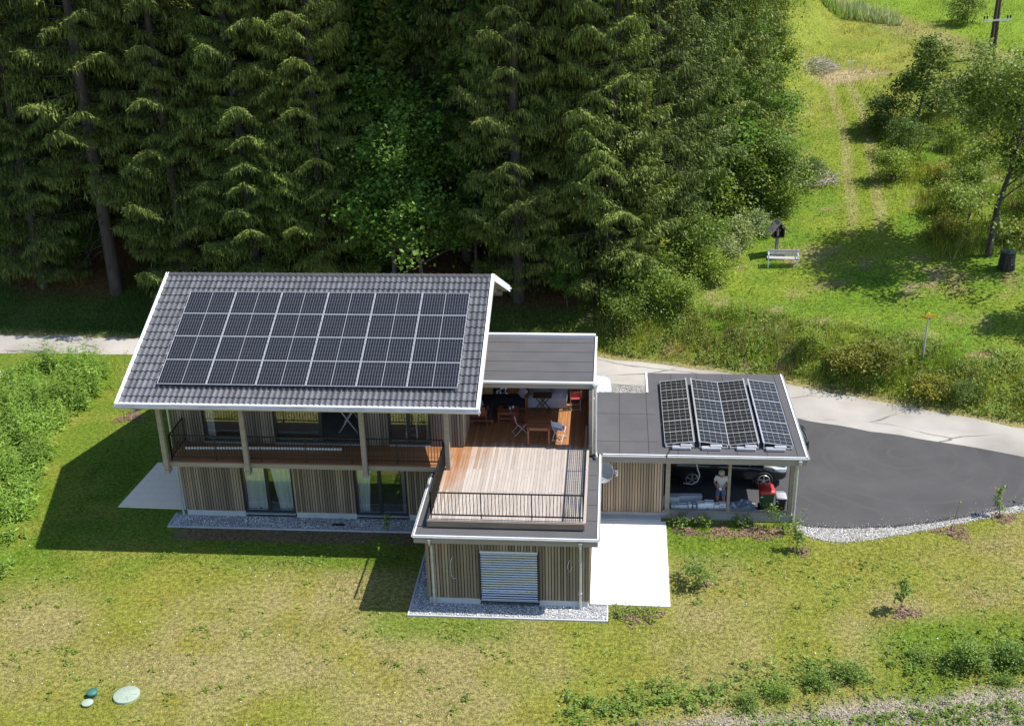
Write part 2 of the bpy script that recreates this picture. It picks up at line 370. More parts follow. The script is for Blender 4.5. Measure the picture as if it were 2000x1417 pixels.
def window(parent, x0, x1, z0, z1, y, splits, depth=.16, fr=.075, open_leaf=None, curtains=(), n=-1):
    """frame > pane > curtain; splits are the mullion x positions; seen from -y"""
    f = MB(); yb = y+depth
    f.box(x0,y+.02,z0,x0+fr,yb,z1); f.box(x1-fr,y+.02,z0,x1,yb,z1); f.box(x0+fr,y+.02,z1-fr,x1-fr,yb,z1); f.box(x0+fr,y+.02,z0,x1-fr,yb,z0+fr+.02)
    for s in splits: f.box(s-.065,y+.035,z0+fr+.02,s+.065,yb-.02,z1-fr)
    w = f.build('window', MT['frame'], parent)
    s = MB(); s.box(x0,y-.07,z0-.03,x1,y+.02,z0); s.build('sill', MT['zinc'], w)
    xs = [x0+fr]+[q for s in splits for q in (s-.065, s+.065)]+[x1-fr]
    for i in range(0, len(xs), 2):
        if open_leaf == i//2: continue
        p = MB(); p.box(xs[i]+.002,y+.08,z0+fr+.022,xs[i+1]-.002,y+.1,z1-fr-.002); p.build('pane', MT['glass'], w)
    for a, c, flare in curtains:
        cv = MB(); K = 26; P = []
        for j in range(K+1):
            t = j/K; wob = .045*math.sin(t*K*.95)+.02*math.sin(t*17+a)
            P.append([(a+(c-a)*t*(1-flare*(1-(zz-z0)/(z1-z0))) if flare > 0 else c+(a-c)*(1-t)*(1+flare*(1-(zz-z0)/(z1-z0))), y+.19+wob, zz) for zz in (z0+.08,(z0+z1)/2,z1-.02)])
        for j in range(K):
            for q in range(2): cv.add([P[j][q],P[j+1][q],P[j+1][q+1],P[j][q+1]], [(0,1,2,3)])
        cu = cv.build('curtain', MT['curtain'], w, True)
    return w
window(house, *LW[0], .2, 2.42, 0, [-7.46], curtains=((-8.3,-7.5,0),(-7.36,-6.56,-.35)))
window(house, *LW[1], .2, 2.42, 0, [-3.2], curtains=((-4.06,-3.5,.3),(-2.4,-2.28,0)))
window(house, *UW[0], 3.2, 5.45, 0, [], curtains=((-9.48,-9.2,0),))
window(house, *UW[1], 3.2, 5.45, 0, [-5.2], open_leaf=1)
window(house, *UW[2], 3.2, 5.45, 0, [-1.98], curtains=((-1.36,-1.25,0),))

# roof: one sheet of interlocking tiles with ridge tiles, white verge trim, gutter
def tiles(y0, z0, y1, z1, x0, x1, rows, waves, seg=8):
    V = []; F = []; nx = waves*seg+1
    prof = []
    for i in range(nx):
        t = (i % seg)/seg
        prof.append(.046*(math.cos((t-.35)*2*math.pi)*.5+.5)**1.6+(.010 if t < .13 else 0))
    L = math.hypot(y1-y0, z1-z0); dy, dz = (y1-y0)/L, (z1-z0)/L; ny, nz = -dz, dy
    if ny > 0 and y1 > y0: ny, nz = -ny, -nz
    if nz < 0: ny, nz = -ny, -nz
    out = MB()
    for r in range(rows):
        a = L*r/rows; bb = L*(r+1)/rows+.02
        base = len(V)
        for (s, lift) in ((a, -.005), (a, .042), (bb, 0.0)):
            for i in range(nx):
                x = x0+(x1-x0)*i/(nx-1); h = prof[i]*1.0+lift if lift >= 0 else lift
                V.append((x, y0+dy*s+ny*h, z0+dz*s+nz*h))
        for q in range(2):
            for i in range(nx-1):
                F.append((base+q*nx+i, base+q*nx+i+1, base+(q+1)*nx+i+1, base+(q+1)*nx+i))
    return V, F
V, F = tiles(EY, EZ-.02, RY, RZ-.02, -11.55, .85, 17, 62)
V2, F2 = tiles(BY, BZ-.02, RY, RZ-.02, -11.55, .85, 17, 62)
n0 = len(V); roof = fast('roof', V+V2, F+[tuple(n0+i for i in f[::-1]) for f in F2], MT['tile'], house, True)
roof.data.set_sharp_from_angle(angle=math.radians(40))
b = MB()
for i in range(42):
    x = -11.57+i*12.44/42
    R = [[(xx, RY-.13*math.cos(a)*rr, RZ-.045+.115*math.sin(a)*rr) for a in [math.pi*k/8 for k in range(9)]] for xx, rr in ((x,1.13),(x+.035,1.13),(x+.036,1.0),(x+.31,.96))]
    b.loft(R, closed=False)
b.build('ridge_tiles', MT['tilec'], roof, True)
# underside boards and the rafter ends
b = MB()
for (ya, za, yb, zb) in ((EY+.05,EZ,RY,RZ),(BY-.05,BZ,RY,RZ)):
    b.add([(x,y,z-o) for x in (-11.5,.8) for (y,z) in ((ya,za),(yb,zb)) for o in (.06,.13)], [(0,1,3,2),(4,6,7,5),(0,4,5,1),(2,3,7,6),(1,5,7,3),(0,2,6,4)])
b.build('soffit', MT['beam'], roof)
b = MB()
for x in (-10.66,-7.5,-3.3,-.33,.45):
    for (ya, za, yb, zb) in ((EY+.2,EZ+.09,RY,RZ),(BY-.2,BZ+.09,RY,RZ)):
        b.bar((x,ya,za-.24),(x,yb,zb-.24),.12,.2)
b.bar((-11.3,-1.44,roof_under(-1.44)-.02),(.7,-1.44,roof_under(-1.44)-.02),.16,.2); b.bar((-11.3,8.4,roof_under(8.4)-.02),(.7,8.4,roof_under(8.4)-.02),.16,.2)
b.build('rafter', MT['beam'], roof)
for sx, nm in ((-11.63,1),(.93,-1)):
    b = MB()
    for (ya, za, yb, zb) in ((EY-.04,EZ,RY,RZ),(BY+.04,BZ,RY,RZ)):
        xa, xb = (sx+.02*nm, sx+.125*nm)
        P = []
        for (y, z) in ((ya,za),(yb,zb)):
            for (x, o) in ((xa,.085),(xb,.085),(xb,-.0),(xb-.085*nm,-.0),(xb-.085*nm,-.2),(xa,-.2)): P.append((x,y,z+o))
        b.loft([P[:6],P[6:]], True, True)
    b.build('verge_trim', MT['white'], roof)
# eave gutters
def gutter(mb, a, c, r=.075, upz=1):
    r = r*.8
    a = Vector(a); c = Vector(c); d = (c-a).normalized(); s = Vector((d.y,-d.x,0)); L = []
    for p in (a, c):
        ring = [p+s*(r*math.cos(t))+Vector((0,0,r*math.sin(t))) for t in [math.pi+math.pi*k/8 for k in range(9)]]
        ring += [p+s*((r-.008)*math.cos(t))+Vector((0,0,(r-.008)*math.sin(t))) for t in [2*math.pi-math.pi*k/8 for k in range(9)]]
        L.append(ring)
    return mb.loft(L, True, True)
b = MB(); gutter(b, (-11.66,EY-.09,EZ-.03), (.96,EY-.09,EZ-.03)); b.box(-11.6,EY-.02,EZ-.15,.9,EY+.02,EZ+.015)
b.build('gutter', MT['gut'], roof); b = MB(); b.box(-11.62,EY-.06,EZ+.03,.92,EY+.05,EZ+.068)
b.build('eave_flashing', MT['white'], roof)
b = MB(); gutter(b, (.96,BY+.09,BZ-.03), (-11.66,BY+.09,BZ-.03)); b.build('gutter', MT['white'], roof)
b = MB(); b.tube([(-10.95,EY-.09,EZ-.1),(-10.95,EY-.05,EZ-.22),(-10.9,EY+.5,EZ-.38),(-10.78,-.12,EZ-.55),(-10.78,-.09,EZ-.8),(-10.78,-.09,3.4),(-10.78,-.09,.1)], .045, 10)
b.build('downpipe', MT['gut'], house, True)
# balcony
b = MB()
for i in range(11):
    y = -1.52+i*.139; b.box(-10.62,y,3.14,-.56,y+.132,3.17)
deckm = mat('orange_brown_decking', (.34,.15,.055), (.24,.10,.04), 2.2, .6, island=.22, stretch=(.5,6,1))
b.build('balcony_floor', deckm, house)
b = MB(); b.box(-10.62,-1.56,2.98,-.56,-1.50,3.15); b.box(-10.62,-1.50,2.96,-.56,0,3.136)
b.build('balcony_edge_beam', MT['beam'], house)
for x in (-10.43,-7.49,-3.27,-.33):
    b = MB(); zt = roof_under(-1.44)-.1; b.bbox(x-.085,-1.74,2.94 if x < -1 else 3.16,x+.085,-1.565,zt,.012)
    p = b.build('balcony_post', MT['beam'], house)
    if x < -1:
        c = MB(); c.box(x-.09,-1.76,2.78,x+.09,-1.45,2.94); c.build('post_foot', MT['fascia'], p)
def railing(parent, path, z0, z1, name='railing', pitch=.105, mesh=False, posts=()):
    b = MB()
    for (p, q) in zip(path[:-1], path[1:]):
        P = Vector((*p,0)); Q = Vector((*q,0)); L = (Q-P).length; d = (Q-P)/L
        b.bar(P+Vector((0,0,z1)), Q+Vector((0,0,z1)), .05, .03); b.bar(P+Vector((0,0,z0)), Q+Vector((0,0,z0)), .035, .035)
        n = int(L/pitch)
        for i in range(1, n):
            c = P+d*(L*i/n); b.bar(c+Vector((0,0,z0)), c+Vector((0,0,z1)), .019)
        m = max(1, round(L/1.6))
        for i in range(m+1):
            c = P+d*(L*i/m); b.bar(c+Vector((0,0,z0-.12)), c+Vector((0,0,z1)), .035)
    return b.build(name, MT['black'], parent)
railing(house, [(-10.3,0-.05),(-10.3,-1.42),(-.52,-1.42)], 3.3, 4.15, 'balcony_railing')
# annex under the terrace
AX0, AX1, AY = -.646, 4.60, -5.12
clad(house, [((AX0,AY),(1.06,AY),.27,2.6,(0,-1)),((3.02,AY),(AX1,AY),.27,2.6,(0,-1)),((1.06,AY),(3.02,AY),2.1,2.6,(0,-1)),
             ((AX1,AY+.0),(AX1,.55),.27,2.6,(1,0)),((AX0,-.04),(AX0,AY),.27,2.6,(-1,0))])
for q in ((AX0+.02,AY-.012,-.1,1.06,AY+.2,.268),(3.02,AY-.012,-.1,AX1-.02,AY+.2,.268),(AX1-.2,AY+.2,-.1,AX1-.01,.5,.268),(AX0+.01,AY+.2,-.1,AX0+.2,-.02,.268)): b = MB(); b.box(*q); b.build('plinth', MT['plinth'], house)
w = window(house, 1.06, 3.02, .25, 2.1, AY, [])
bl = MB()
for i in range(19):
    z = .36+i*.092
    R = [[(x, AY-.03-.042*math.cos(a), z+.023*math.sin(a)) for a in (-1.2,-.6,0,.6,1.2)] for x in (1.12,2.96)]
    bl.loft(R, closed=False)
bl.box(1.1,AY-.06,2.06,2.98,AY+.0,2.12); bl.box(1.1,AY-.05,.26,2.98,AY-.015,.285)
bl.build('blind', mat('metal_blind_slats', (.62,.68,.78), (.56,.62,.72), 2, .3, .2), w, False)
for q in (1.06,2.98): b = MB(); b.box(q,AY-.075,.25,q+.04,AY-.0,2.12); b.build('blind_rail', MT['frame'], w)
fr = MB(); fr.box(-.93,-5.50,2.62,4.88,-.02,2.86); fr.build('annex_roof', MT['bit'], house)
fa = MB(); fa.box(-.95,-5.53,2.60,4.91,-5.50,2.83); fa.box(-.955,-5.50,2.60,-.932,-.02,2.83); fa.box(4.882,-5.50,2.60,4.912,.15,2.83); fa.build('annex_fascia', MT['fascia'], house)
b = MB(); gutter(b, (-.98,-5.575,2.86), (4.94,-5.575,2.86), .055)
gutter(b, (4.95,-5.55,2.86), (4.95,.15,2.86), .04); gutter(b, (-.99,-.1,2.86), (-.99,-5.55,2.86), .04)
b.build('gutter', MT['gut'], house)
b = MB(); b.box(-.96,-5.54,2.862,4.92,-5.5,2.885); b.box(4.885,-5.5,2.862,4.92,.15,2.885); b.box(-.96,-5.5,2.862,-.925,-.05,2.885)
b.build('edge_trim', MT['white'], house)
for i in range(1, 6): y = -5.4+i*1.0; b = MB(); b.box(4.53,y,2.86,4.85,y+.02,2.866); b.build('roof_seam', MT['seam'], house)
for x in (-.45,4.35):
    b = MB(); b.lathe([(.05,2.62),(.055,2.68),(.09,2.78)], (x,-5.56,0), 10); b.tube([(x,-5.56,2.66),(x,-5.5,2.5),(x,-5.25,2.36),(x,-5.215,2.2),(x,-5.215,-.02)], .045, 10)
    for z in (.6,1.9): b.box(x-.055,-5.265,z,x+.055,-5.12,z+.03)
    b.build('downpipe', MT['gut'], house, True)
# terrace
def deckmat():
    m, t, p = _new('weathered_decking'); tc = N(t, 'ShaderNodeTexCoord'); sx = N(t, 'ShaderNodeSeparateXYZ'); t.links.new(tc.outputs['Object'], sx.inputs[0])
    g = N(t, 'ShaderNodeNewGeometry'); f = noise_fac(t, 3, 4, stretch=(5,.35,1)); f2 = noise_fac(t, .8, 3)
    def lin(o, k, c):
        a = N(t, 'ShaderNodeMath', operation='MULTIPLY_ADD'); a.inputs[1].default_value = k; a.inputs[2].default_value = c; t.links.new(o, a.inputs[0]); return a.outputs[0]
    def add(a, b_, op='ADD'):
        k = N(t, 'ShaderNodeMath', operation=op); t.links.new(a, k.inputs[0]); t.links.new(b_, k.inputs[1]); return k.outputs[0]
    # fresh where the roofs keep rain off, bleached in the open
    wy = lin(sx.outputs['Y'], -2.2, .75); wx = lin(add(sx.outputs['X'], lin(sx.outputs['Y'], -.45, 0)), .55, .05)
    wv = add(add(add(wy, wx, 'MINIMUM'), lin(g.outputs['Random Per Island'], .5, -.25)), lin(f2, 1.2, -.6)); wv = ramp(t, wv, 0, .9)
    c1 = mixc(t, ramp(t, f, .3, .7), (.40,.185,.07), (.28,.12,.045)); c2 = mixc(t, ramp(t, f, .3, .7), (.45,.395,.345), (.365,.315,.275))
    c = mixc(t, wv, c1, c2)
    mr = N(t, 'ShaderNodeMapRange'); mr.inputs[3].default_value = .86; mr.inputs[4].default_value = 1.1; t.links.new(g.outputs['Random Per Island'], mr.inputs[0])
    c = mixc(t, 1.0, c, mr.outputs[0], 'MULTIPLY'); t.links.new(c, p.inputs['Base Color']); p.inputs['Roughness'].default_value = .7; bumpy(t, p, f, .2); return m
dk = deckmat(); b = MB(); x = -.55; i = 0
while x < 4.44:
    cuts = [-5.0]+[-5.0+q for q in ((1.9,5.1) if i % 2 else (3.4,6.9))]+[4.02]
    for c0, c1 in zip(cuts[:-1], cuts[1:]):
        if x < -.02:
            c1 = min(c1, -.04)
            if c1 <= c0: continue
        b.box(x,c0+.002,3.12,x+.101,c1-.002,3.15+rnd.uniform(-.002,.002))
    x += .108; i += 1
b.build('terrace_deck', dk, house)
b = MB(); b.box(-.56,-5.06,2.93,4.48,-5.006,3.13); b.box(-.6,-5.0,2.87,-.555,-.05,3.13); b.box(4.455,-5.0,2.87,4.48,0,3.13); b.box(-.55,-5.0,2.88,4.45,4.0,3.11)
b.build('deck_edge_board', mat('grey_brown_edge_board', (.25,.19,.14), (.17,.13,.10), 3, .8, stretch=(.4,3,3)), house)
railing(house, [(-.45,-1.42),(-.45,-4.93),(4.42,-4.93)], 3.3, 4.11, 'terrace_railing', .115)
b = railing(house, [(4.42,-4.93),(4.42,.06)], 3.3, 4.11, 'terrace_railing', .10)
b = MB()
for k in range(7): z = 3.4+k*.1; b.bar((4.42,-4.93,z),(4.42,.06,z),.014)
b.build('railing_mesh', MT['black'], house)
# walls and roof of the covered part of the terrace
clad(house, [((4.4,4.06),(.03,4.06),3.16,5.46,(0,-1))][::1], 'slat', thick=.15) if False else None
s = MB(); slats(s, (.03,4.04), (4.42,4.04), 3.16, 5.44, (0,-1)); ow = s.build('wall', mat('red_brown_slats', (.30,.15,.08), (.2,.1,.05), 3, .8, island=.25, stretch=(1,1,.15)), house)
s = MB(); s.box(.03,4.042,2.62,4.42,4.2,5.44); s.build('wall_membrane', MT['backing'], ow)
s = MB(); s.box(4.5,.03,2.88,4.62,4.2,4.24); s.box(4.5,.03,5.12,4.62,4.2,5.46); s.box(4.5,.03,4.24,4.62,.34,5.12); s.box(4.5,3.75,4.24,4.62,4.2,5.12)
s.build('side_wall', MT['fascia'], house)
s = MB(); s.box(AX0+.3,.22,.0,4.45,4.2,2.6); s.build('ground_floor_core', MT['room'], house)
TR = MB(); TR.box(.02,.17,5.5,4.68,4.4,5.685); tr = TR.build('terrace_roof', MT['bit'], house)
s = MB(); s.box(.02,.135,5.46,4.70,.17,5.66); s.box(4.68,.17,5.46,4.705,4.4,5.66); s.box(.02,4.4,5.46,4.70,4.44,5.66); s.box(.02,.18,5.46,4.68,4.39,5.495); s.build('fascia', MT['fascia'], tr)
s = MB(); s.box(.02,4.33,5.68,4.66,4.5,5.78); s.box(.03,.07,5.66,4.72,.17,5.72); s.box(4.655,.17,5.68,4.735,4.33,5.735); s.build('edge_trim', MT['white'], tr)
s = MB()
for y in (1.05,1.95,2.85,3.75): s.box(.02,y,5.685,4.6,y+.022,5.692)
s.build('roof_seam', MT['seam'], tr)
s = MB(); s.lathe([(.05,5.42),(.06,5.5),(.1,5.66)], (4.72,.08,0), 10); s.tube([(4.72,.08,5.5),(4.74,.06,5.3),(4.74,.0,5.1),(4.74,-.02,3.2),(4.76,-.06,3.02),(4.8,-.3,2.97)], .05, 10); s.build('downpipe', MT['gut'], tr, True)
# wall lamp between the lower windows, facade hooks on the annex
s = MB(); s.box(-5.62,-.2,2.52,-5.48,-.03,2.64); s.build('wall_lamp', MT['zinc'], house)
for x, h in ((.15,.9),(3.95,.35)):
    s = MB(); s.tube([(x+.05,AY-.04,1.85),(x,AY-.06,1.7),(x-.01,AY-.05,1.2 if h > .5 else 1.55),(x+.05,AY-.06,1.05 if h > .5 else 1.4),(x+.14,AY-.05,1.06 if h > .5 else 1.62)], .006, 6); s.build('facade_cable', MT['white'], house, True)

# ------------------------------------------------------------------ photovoltaic panels on the tiles
def panel_mesh(w, h, glass, fr=.022, th=.035):
    """frame and glass meshes, centred, lying in the xy plane with uv on the glass"""
    f = MB(); f.box(-w/2,-h/2,0,w/2,-h/2+fr,th); f.box(-w/2,h/2-fr,0,w/2,h/2,th); f.box(-w/2,-h/2+fr,0,-w/2+fr,h/2-fr,th); f.box(w/2-fr,-h/2+fr,0,w/2,h/2-fr,th)
    fo = f.build('frame', MT['alu']); fm = fo.data; bpy.data.objects.remove(fo)
    g = MB(); a, c = w/2-fr, h/2-fr; g.add([(-a,-c,.03),(a,-c,.03),(a,c,.03),(-a,c,.03),(-a,-c,.006),(a,-c,.006),(a,c,.006),(-a,c,.006)], [(0,1,2,3),(7,6,5,4)])
    go = g.build('solar_glass', glass); gm = go.data; uv = gm.uv_layers.new(name='UVMap')
    for l in gm.loops:
        v = gm.vertices[l.vertex_index].co; uv.data[l.index].uv = ((v.x+a)/(2*a), (v.y+c)/(2*c))
    bpy.data.objects.remove(go); return fm, gm
def panel(fm, gm, Mx, label, group):
    t = thing('solar_panel', label, 'solar panel', group=group); t.matrix_world = Mx
    for nm, me in (('frame', fm), ('solar_glass', gm)): link(bpy.data.objects.new(nm, me), t)
    return t
pm1 = panelmat('black_cells_fine', 18, 6, (.009,.0095,.012), (.26,.265,.28), .0095, fine=1)
fm, gm = panel_mesh(1.726, 1.132, pm1, .013)
ang = math.atan(SL); Ls = math.hypot(RY-EY, RZ-EZ); ROWN = ['bottom row', 'second row up', 'second row down', 'top row']
COLN = ['leftmost', 'second from the left', 'third from the left', 'third from the right', 'second from the right', 'rightmost']
for r in range(4):
    for c in range(6):
        s = Ls*.130+(r+.5)*1.148-.03; x = -10.33+(c+.5)*1.742; s2 = s
        M4 = Matrix.Translation((x, EY+math.cos(ang)*s2-math.sin(ang)*.14, EZ+math.sin(ang)*s2+math.cos(ang)*.14)) @ Matrix.Rotation(ang, 4, 'X')
        panel(fm, gm, M4, 'tiled roof solar panel, %s in the %s' % (COLN[c], ROWN[r]), 'solar panels on the tiled roof')
# clips along the panel joints and the mounting rails below
b = MB()
for r in range(4):
    for q in (.25,.75):
        s = Ls*.130-.03+(r+q)*1.148; y = EY+math.cos(ang)*s; z = EZ+math.sin(ang)*s
        b.bar((-10.36,y+.0-.05*math.sin(ang),z+.05),(0.15,y-.05*math.sin(ang),z+.05),.04,.045)
        for c in range(7):
            x = -10.33+c*1.742; yy = y-math.sin(ang)*.178; zz = z+math.cos(ang)*.178; b.box(x-.022,yy-.035,zz-.01,x+.022,yy+.035,zz+.012)
o = b.build('panel_mounting_rails', MT['alu'], house)
# ------------------------------------------------------------------ carport
cp = thing('carport', 'timber carport with flat bitumen roof, slatted store wall and open front bay', 'carport', (7,0.6,0))
cp.location = (0,0,0)
CY = .6
R = MB(); R.poly([(4.625,.2),(12.2,.2),(12.2,7.38),(6.72,7.38),(6.72,5.42),(4.625,5.42)], 2.62, 2.86)
cr = R.build('roof', MT['bit'], cp)
b = MB(); b.box(4.93,.16,2.55,12.21,.197,2.83); b.box(12.202,.2,2.55,12.24,7.38,2.83); b.box(6.70,7.382,2.55,12.24,7.41,2.83); b.box(6.69,5.42,2.55,6.718,7.38,2.83); b.box(4.72,5.422,2.55,6.69,5.45,2.83)
b.build('fascia', MT['fascia'], cr)
b = MB(); gutter(b, (5.0,.12,2.85), (12.28,.12,2.85), .055); b.build('gutter', MT['gut'], cr); b = MB(); gutter(b, (12.28,.12,2.85), (12.28,7.38,2.85), .045); b.build('gutter', MT['gut'], cr); b = MB(); b.box(12.185,.2,2.862,12.24,7.38,2.89); b.box(5.0,.17,2.862,12.185,.215,2.875)
b.box(6.68,5.45,2.862,6.76,7.4,2.89)
b.build('edge_trim', MT['white'], cr)
b = MB()
for i in range(7): x = 5.6+i*1.05; b.box(x,.25,2.86,x+.02,5.38 if x < 6.6 else 7.3,2.866)
for y in (1.2,3.5): b.box(4.75,y,2.861,7.0,y+.02,2.865)
b.build('roof_seam', MT['seam'], cr)
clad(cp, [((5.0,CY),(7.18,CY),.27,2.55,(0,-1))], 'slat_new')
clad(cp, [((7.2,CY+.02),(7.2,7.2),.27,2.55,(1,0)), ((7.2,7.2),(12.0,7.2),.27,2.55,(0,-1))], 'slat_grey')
b = MB(); b.box(4.64,CY-.03,-.1,11.95,CY+.17,.26); b.build('plinth', MT['conc'], cp)
b = MB(); b.box(7.2,CY-.02,.262,11.72,CY+.14,.36); b.build('sill_beam', MT['fascia'], cp)
b = MB(); b.box(7.19,CY-.05,2.36,11.95,CY+.12,2.62); b.box(11.76,CY+.12,2.36,11.92,7.3,2.62); b.box(7.3,3.8,2.36,11.9,3.95,2.6); b.build('beam', MT['beam'], cp)
for x, w in ((7.38,.17),(9.6,.11)):
    b = MB(); b.bbox(x-w/2,CY-.0,.36,x+w/2,CY+.14,2.36,.01); b.build('post', MT['beam'], cp)
for y, x in ((CY,11.83),(7.1,11.83)):
    b = MB(); b.bbox(x-.08,y-.02,.0 if y > 1 else -.05,x+.08,y+.15,2.36,.01); b.build('post', MT['beam'], cp)
b = MB(); b.tube([(11.98,.1,2.8),(11.98,.12,2.66),(11.98,.5,2.5),(11.98,.52,2.3),(11.98,.52,.03)], .045, 10); b.lathe([(.05,2.6),(.09,2.78)], (11.98,.1,0), 10); b.build('downpipe', MT['gut'], cp, True)
# east-west tilted panels in a low zigzag
pm2 = panelmat('black_cells_coarse', 5, 6, (.016,.016,.017), (.5,.5,.5), .024, mid='v', rough=.34)
fm2, gm2 = panel_mesh(1.09, 1.80, pm2, .013)
tl = math.radians(7); CN = ['left column', 'second column from the left', 'third column from the left', 'right column']; RN = ['front', 'middle', 'rear']
cxs = [(7.24,-1),(8.45,1),(9.54,-1),(10.73,1)]
for c, (x0, sg) in enumerate(cxs):
    for r in range(3):
        M4 = Matrix.Translation((x0+.545*math.cos(tl), .82+.9+r*1.82, 3.03)) @ Matrix.Rotation(sg*tl, 4, 'Y')
        panel(fm2, gm2, M4, 'tilted carport roof solar panel, %s one of the %s' % (RN[r], CN[c]), 'solar panels on the carport roof')
mt = thing('panel_ballast_rack', 'low metal rack with ballast trays under the carport solar panels', 'rack', (9.3,.8,2.87)); b = MB()
for c, (x0, sg) in enumerate(cxs):
    for xx, z in ((x0+.04, .06 if sg < 0 else .24), (x0+1.03, .24 if sg < 0 else .06)):
        b.bar((xx-9.3,-.05,z),(xx-9.3,5.6,z),.04); b.bar((xx-9.3,-.03,0),(xx-9.3,-.03,z),.03)
    for r in range(4): b.bar((x0-9.28,r*1.82,.03),(x0+1.06-9.3,r*1.82,.03),.04)
b.build('frame', MT['alu'], mt)
b = MB()
for c, (x0, sg) in enumerate(cxs):
    o = .25 if sg < 0 else .1
    b = MB(); b.bbox(x0+o-9.3,-.22,.02,x0+o+.68-9.3,-.03,.11,.015); b.build('ballast_tray', MT['gut'], mt); b = MB(); b.bbox(x0+o+.3-9.3,-.16,.11,x0+o+.72-9.3,-.02,.17,.015); b.build('ballast_block', MT['gut'], mt)
c = MB(); c.tube([(7.42,.75,2.9),(7.4,.5,2.88),(7.33,.3,2.88),(7.28,.12,2.9),(7.28,.05,2.8)], .02, 6); tag(c.build('power_cable', MT['black'], None, True), 'black cable running from the solar panels over the roof edge', 'cable')
# satellite dish on the slatted wall
d = thing('satellite_dish', 'round grey satellite dish on a bracket on the slatted carport wall', 'satellite dish', (5.5,CY-.03,2.05))
dm = mat('pale_grey_dish', (.48,.53,.56), (.42,.47,.5), 2, .45); b = MB()
prof = [(1e-3,.0),(.1,.005),(.2,.02),(.3,.05),(.36,.085),(.4,.105),(.4,.12),(.36,.1),(.3,.066),(.2,.036),(.1,.02),(1e-3,.015)]
b.lathe(prof, (0,0,0), 28, 'z', False); b.xf(Matrix.Translation((-.42,-.42,.1)) @ Matrix.Rotation(math.radians(-28), 4, 'Z') @ Matrix.Rotation(math.radians(62), 4, 'X')); b.build('reflector', dm, d, True)
b = MB(); b.tube([(0,0,-.15),(-.02,-.14,-.17),(-.3,-.36,.0),(-.42,-.4,.08)], .02, 8); b.tube([(-.3,-.36,-.02),(-.7,-.85,-.2)], .012, 6); b.build('arm', MT['black'], d, True)
b = MB(); b.bbox(-.06,-.03,-.28,.06,0,-.02,.008); b.tube([(0,-.02,-.15),(0,-.1,-.15)], .03, 10); b.build('bracket', MT['white'], d)
b = MB(); b.lathe([(.03,0),(.035,.02),(.035,.09),(.02,.1)], (-.72,-.88,-.24), 10); b.build('receiver', MT['zinc'], d, True)

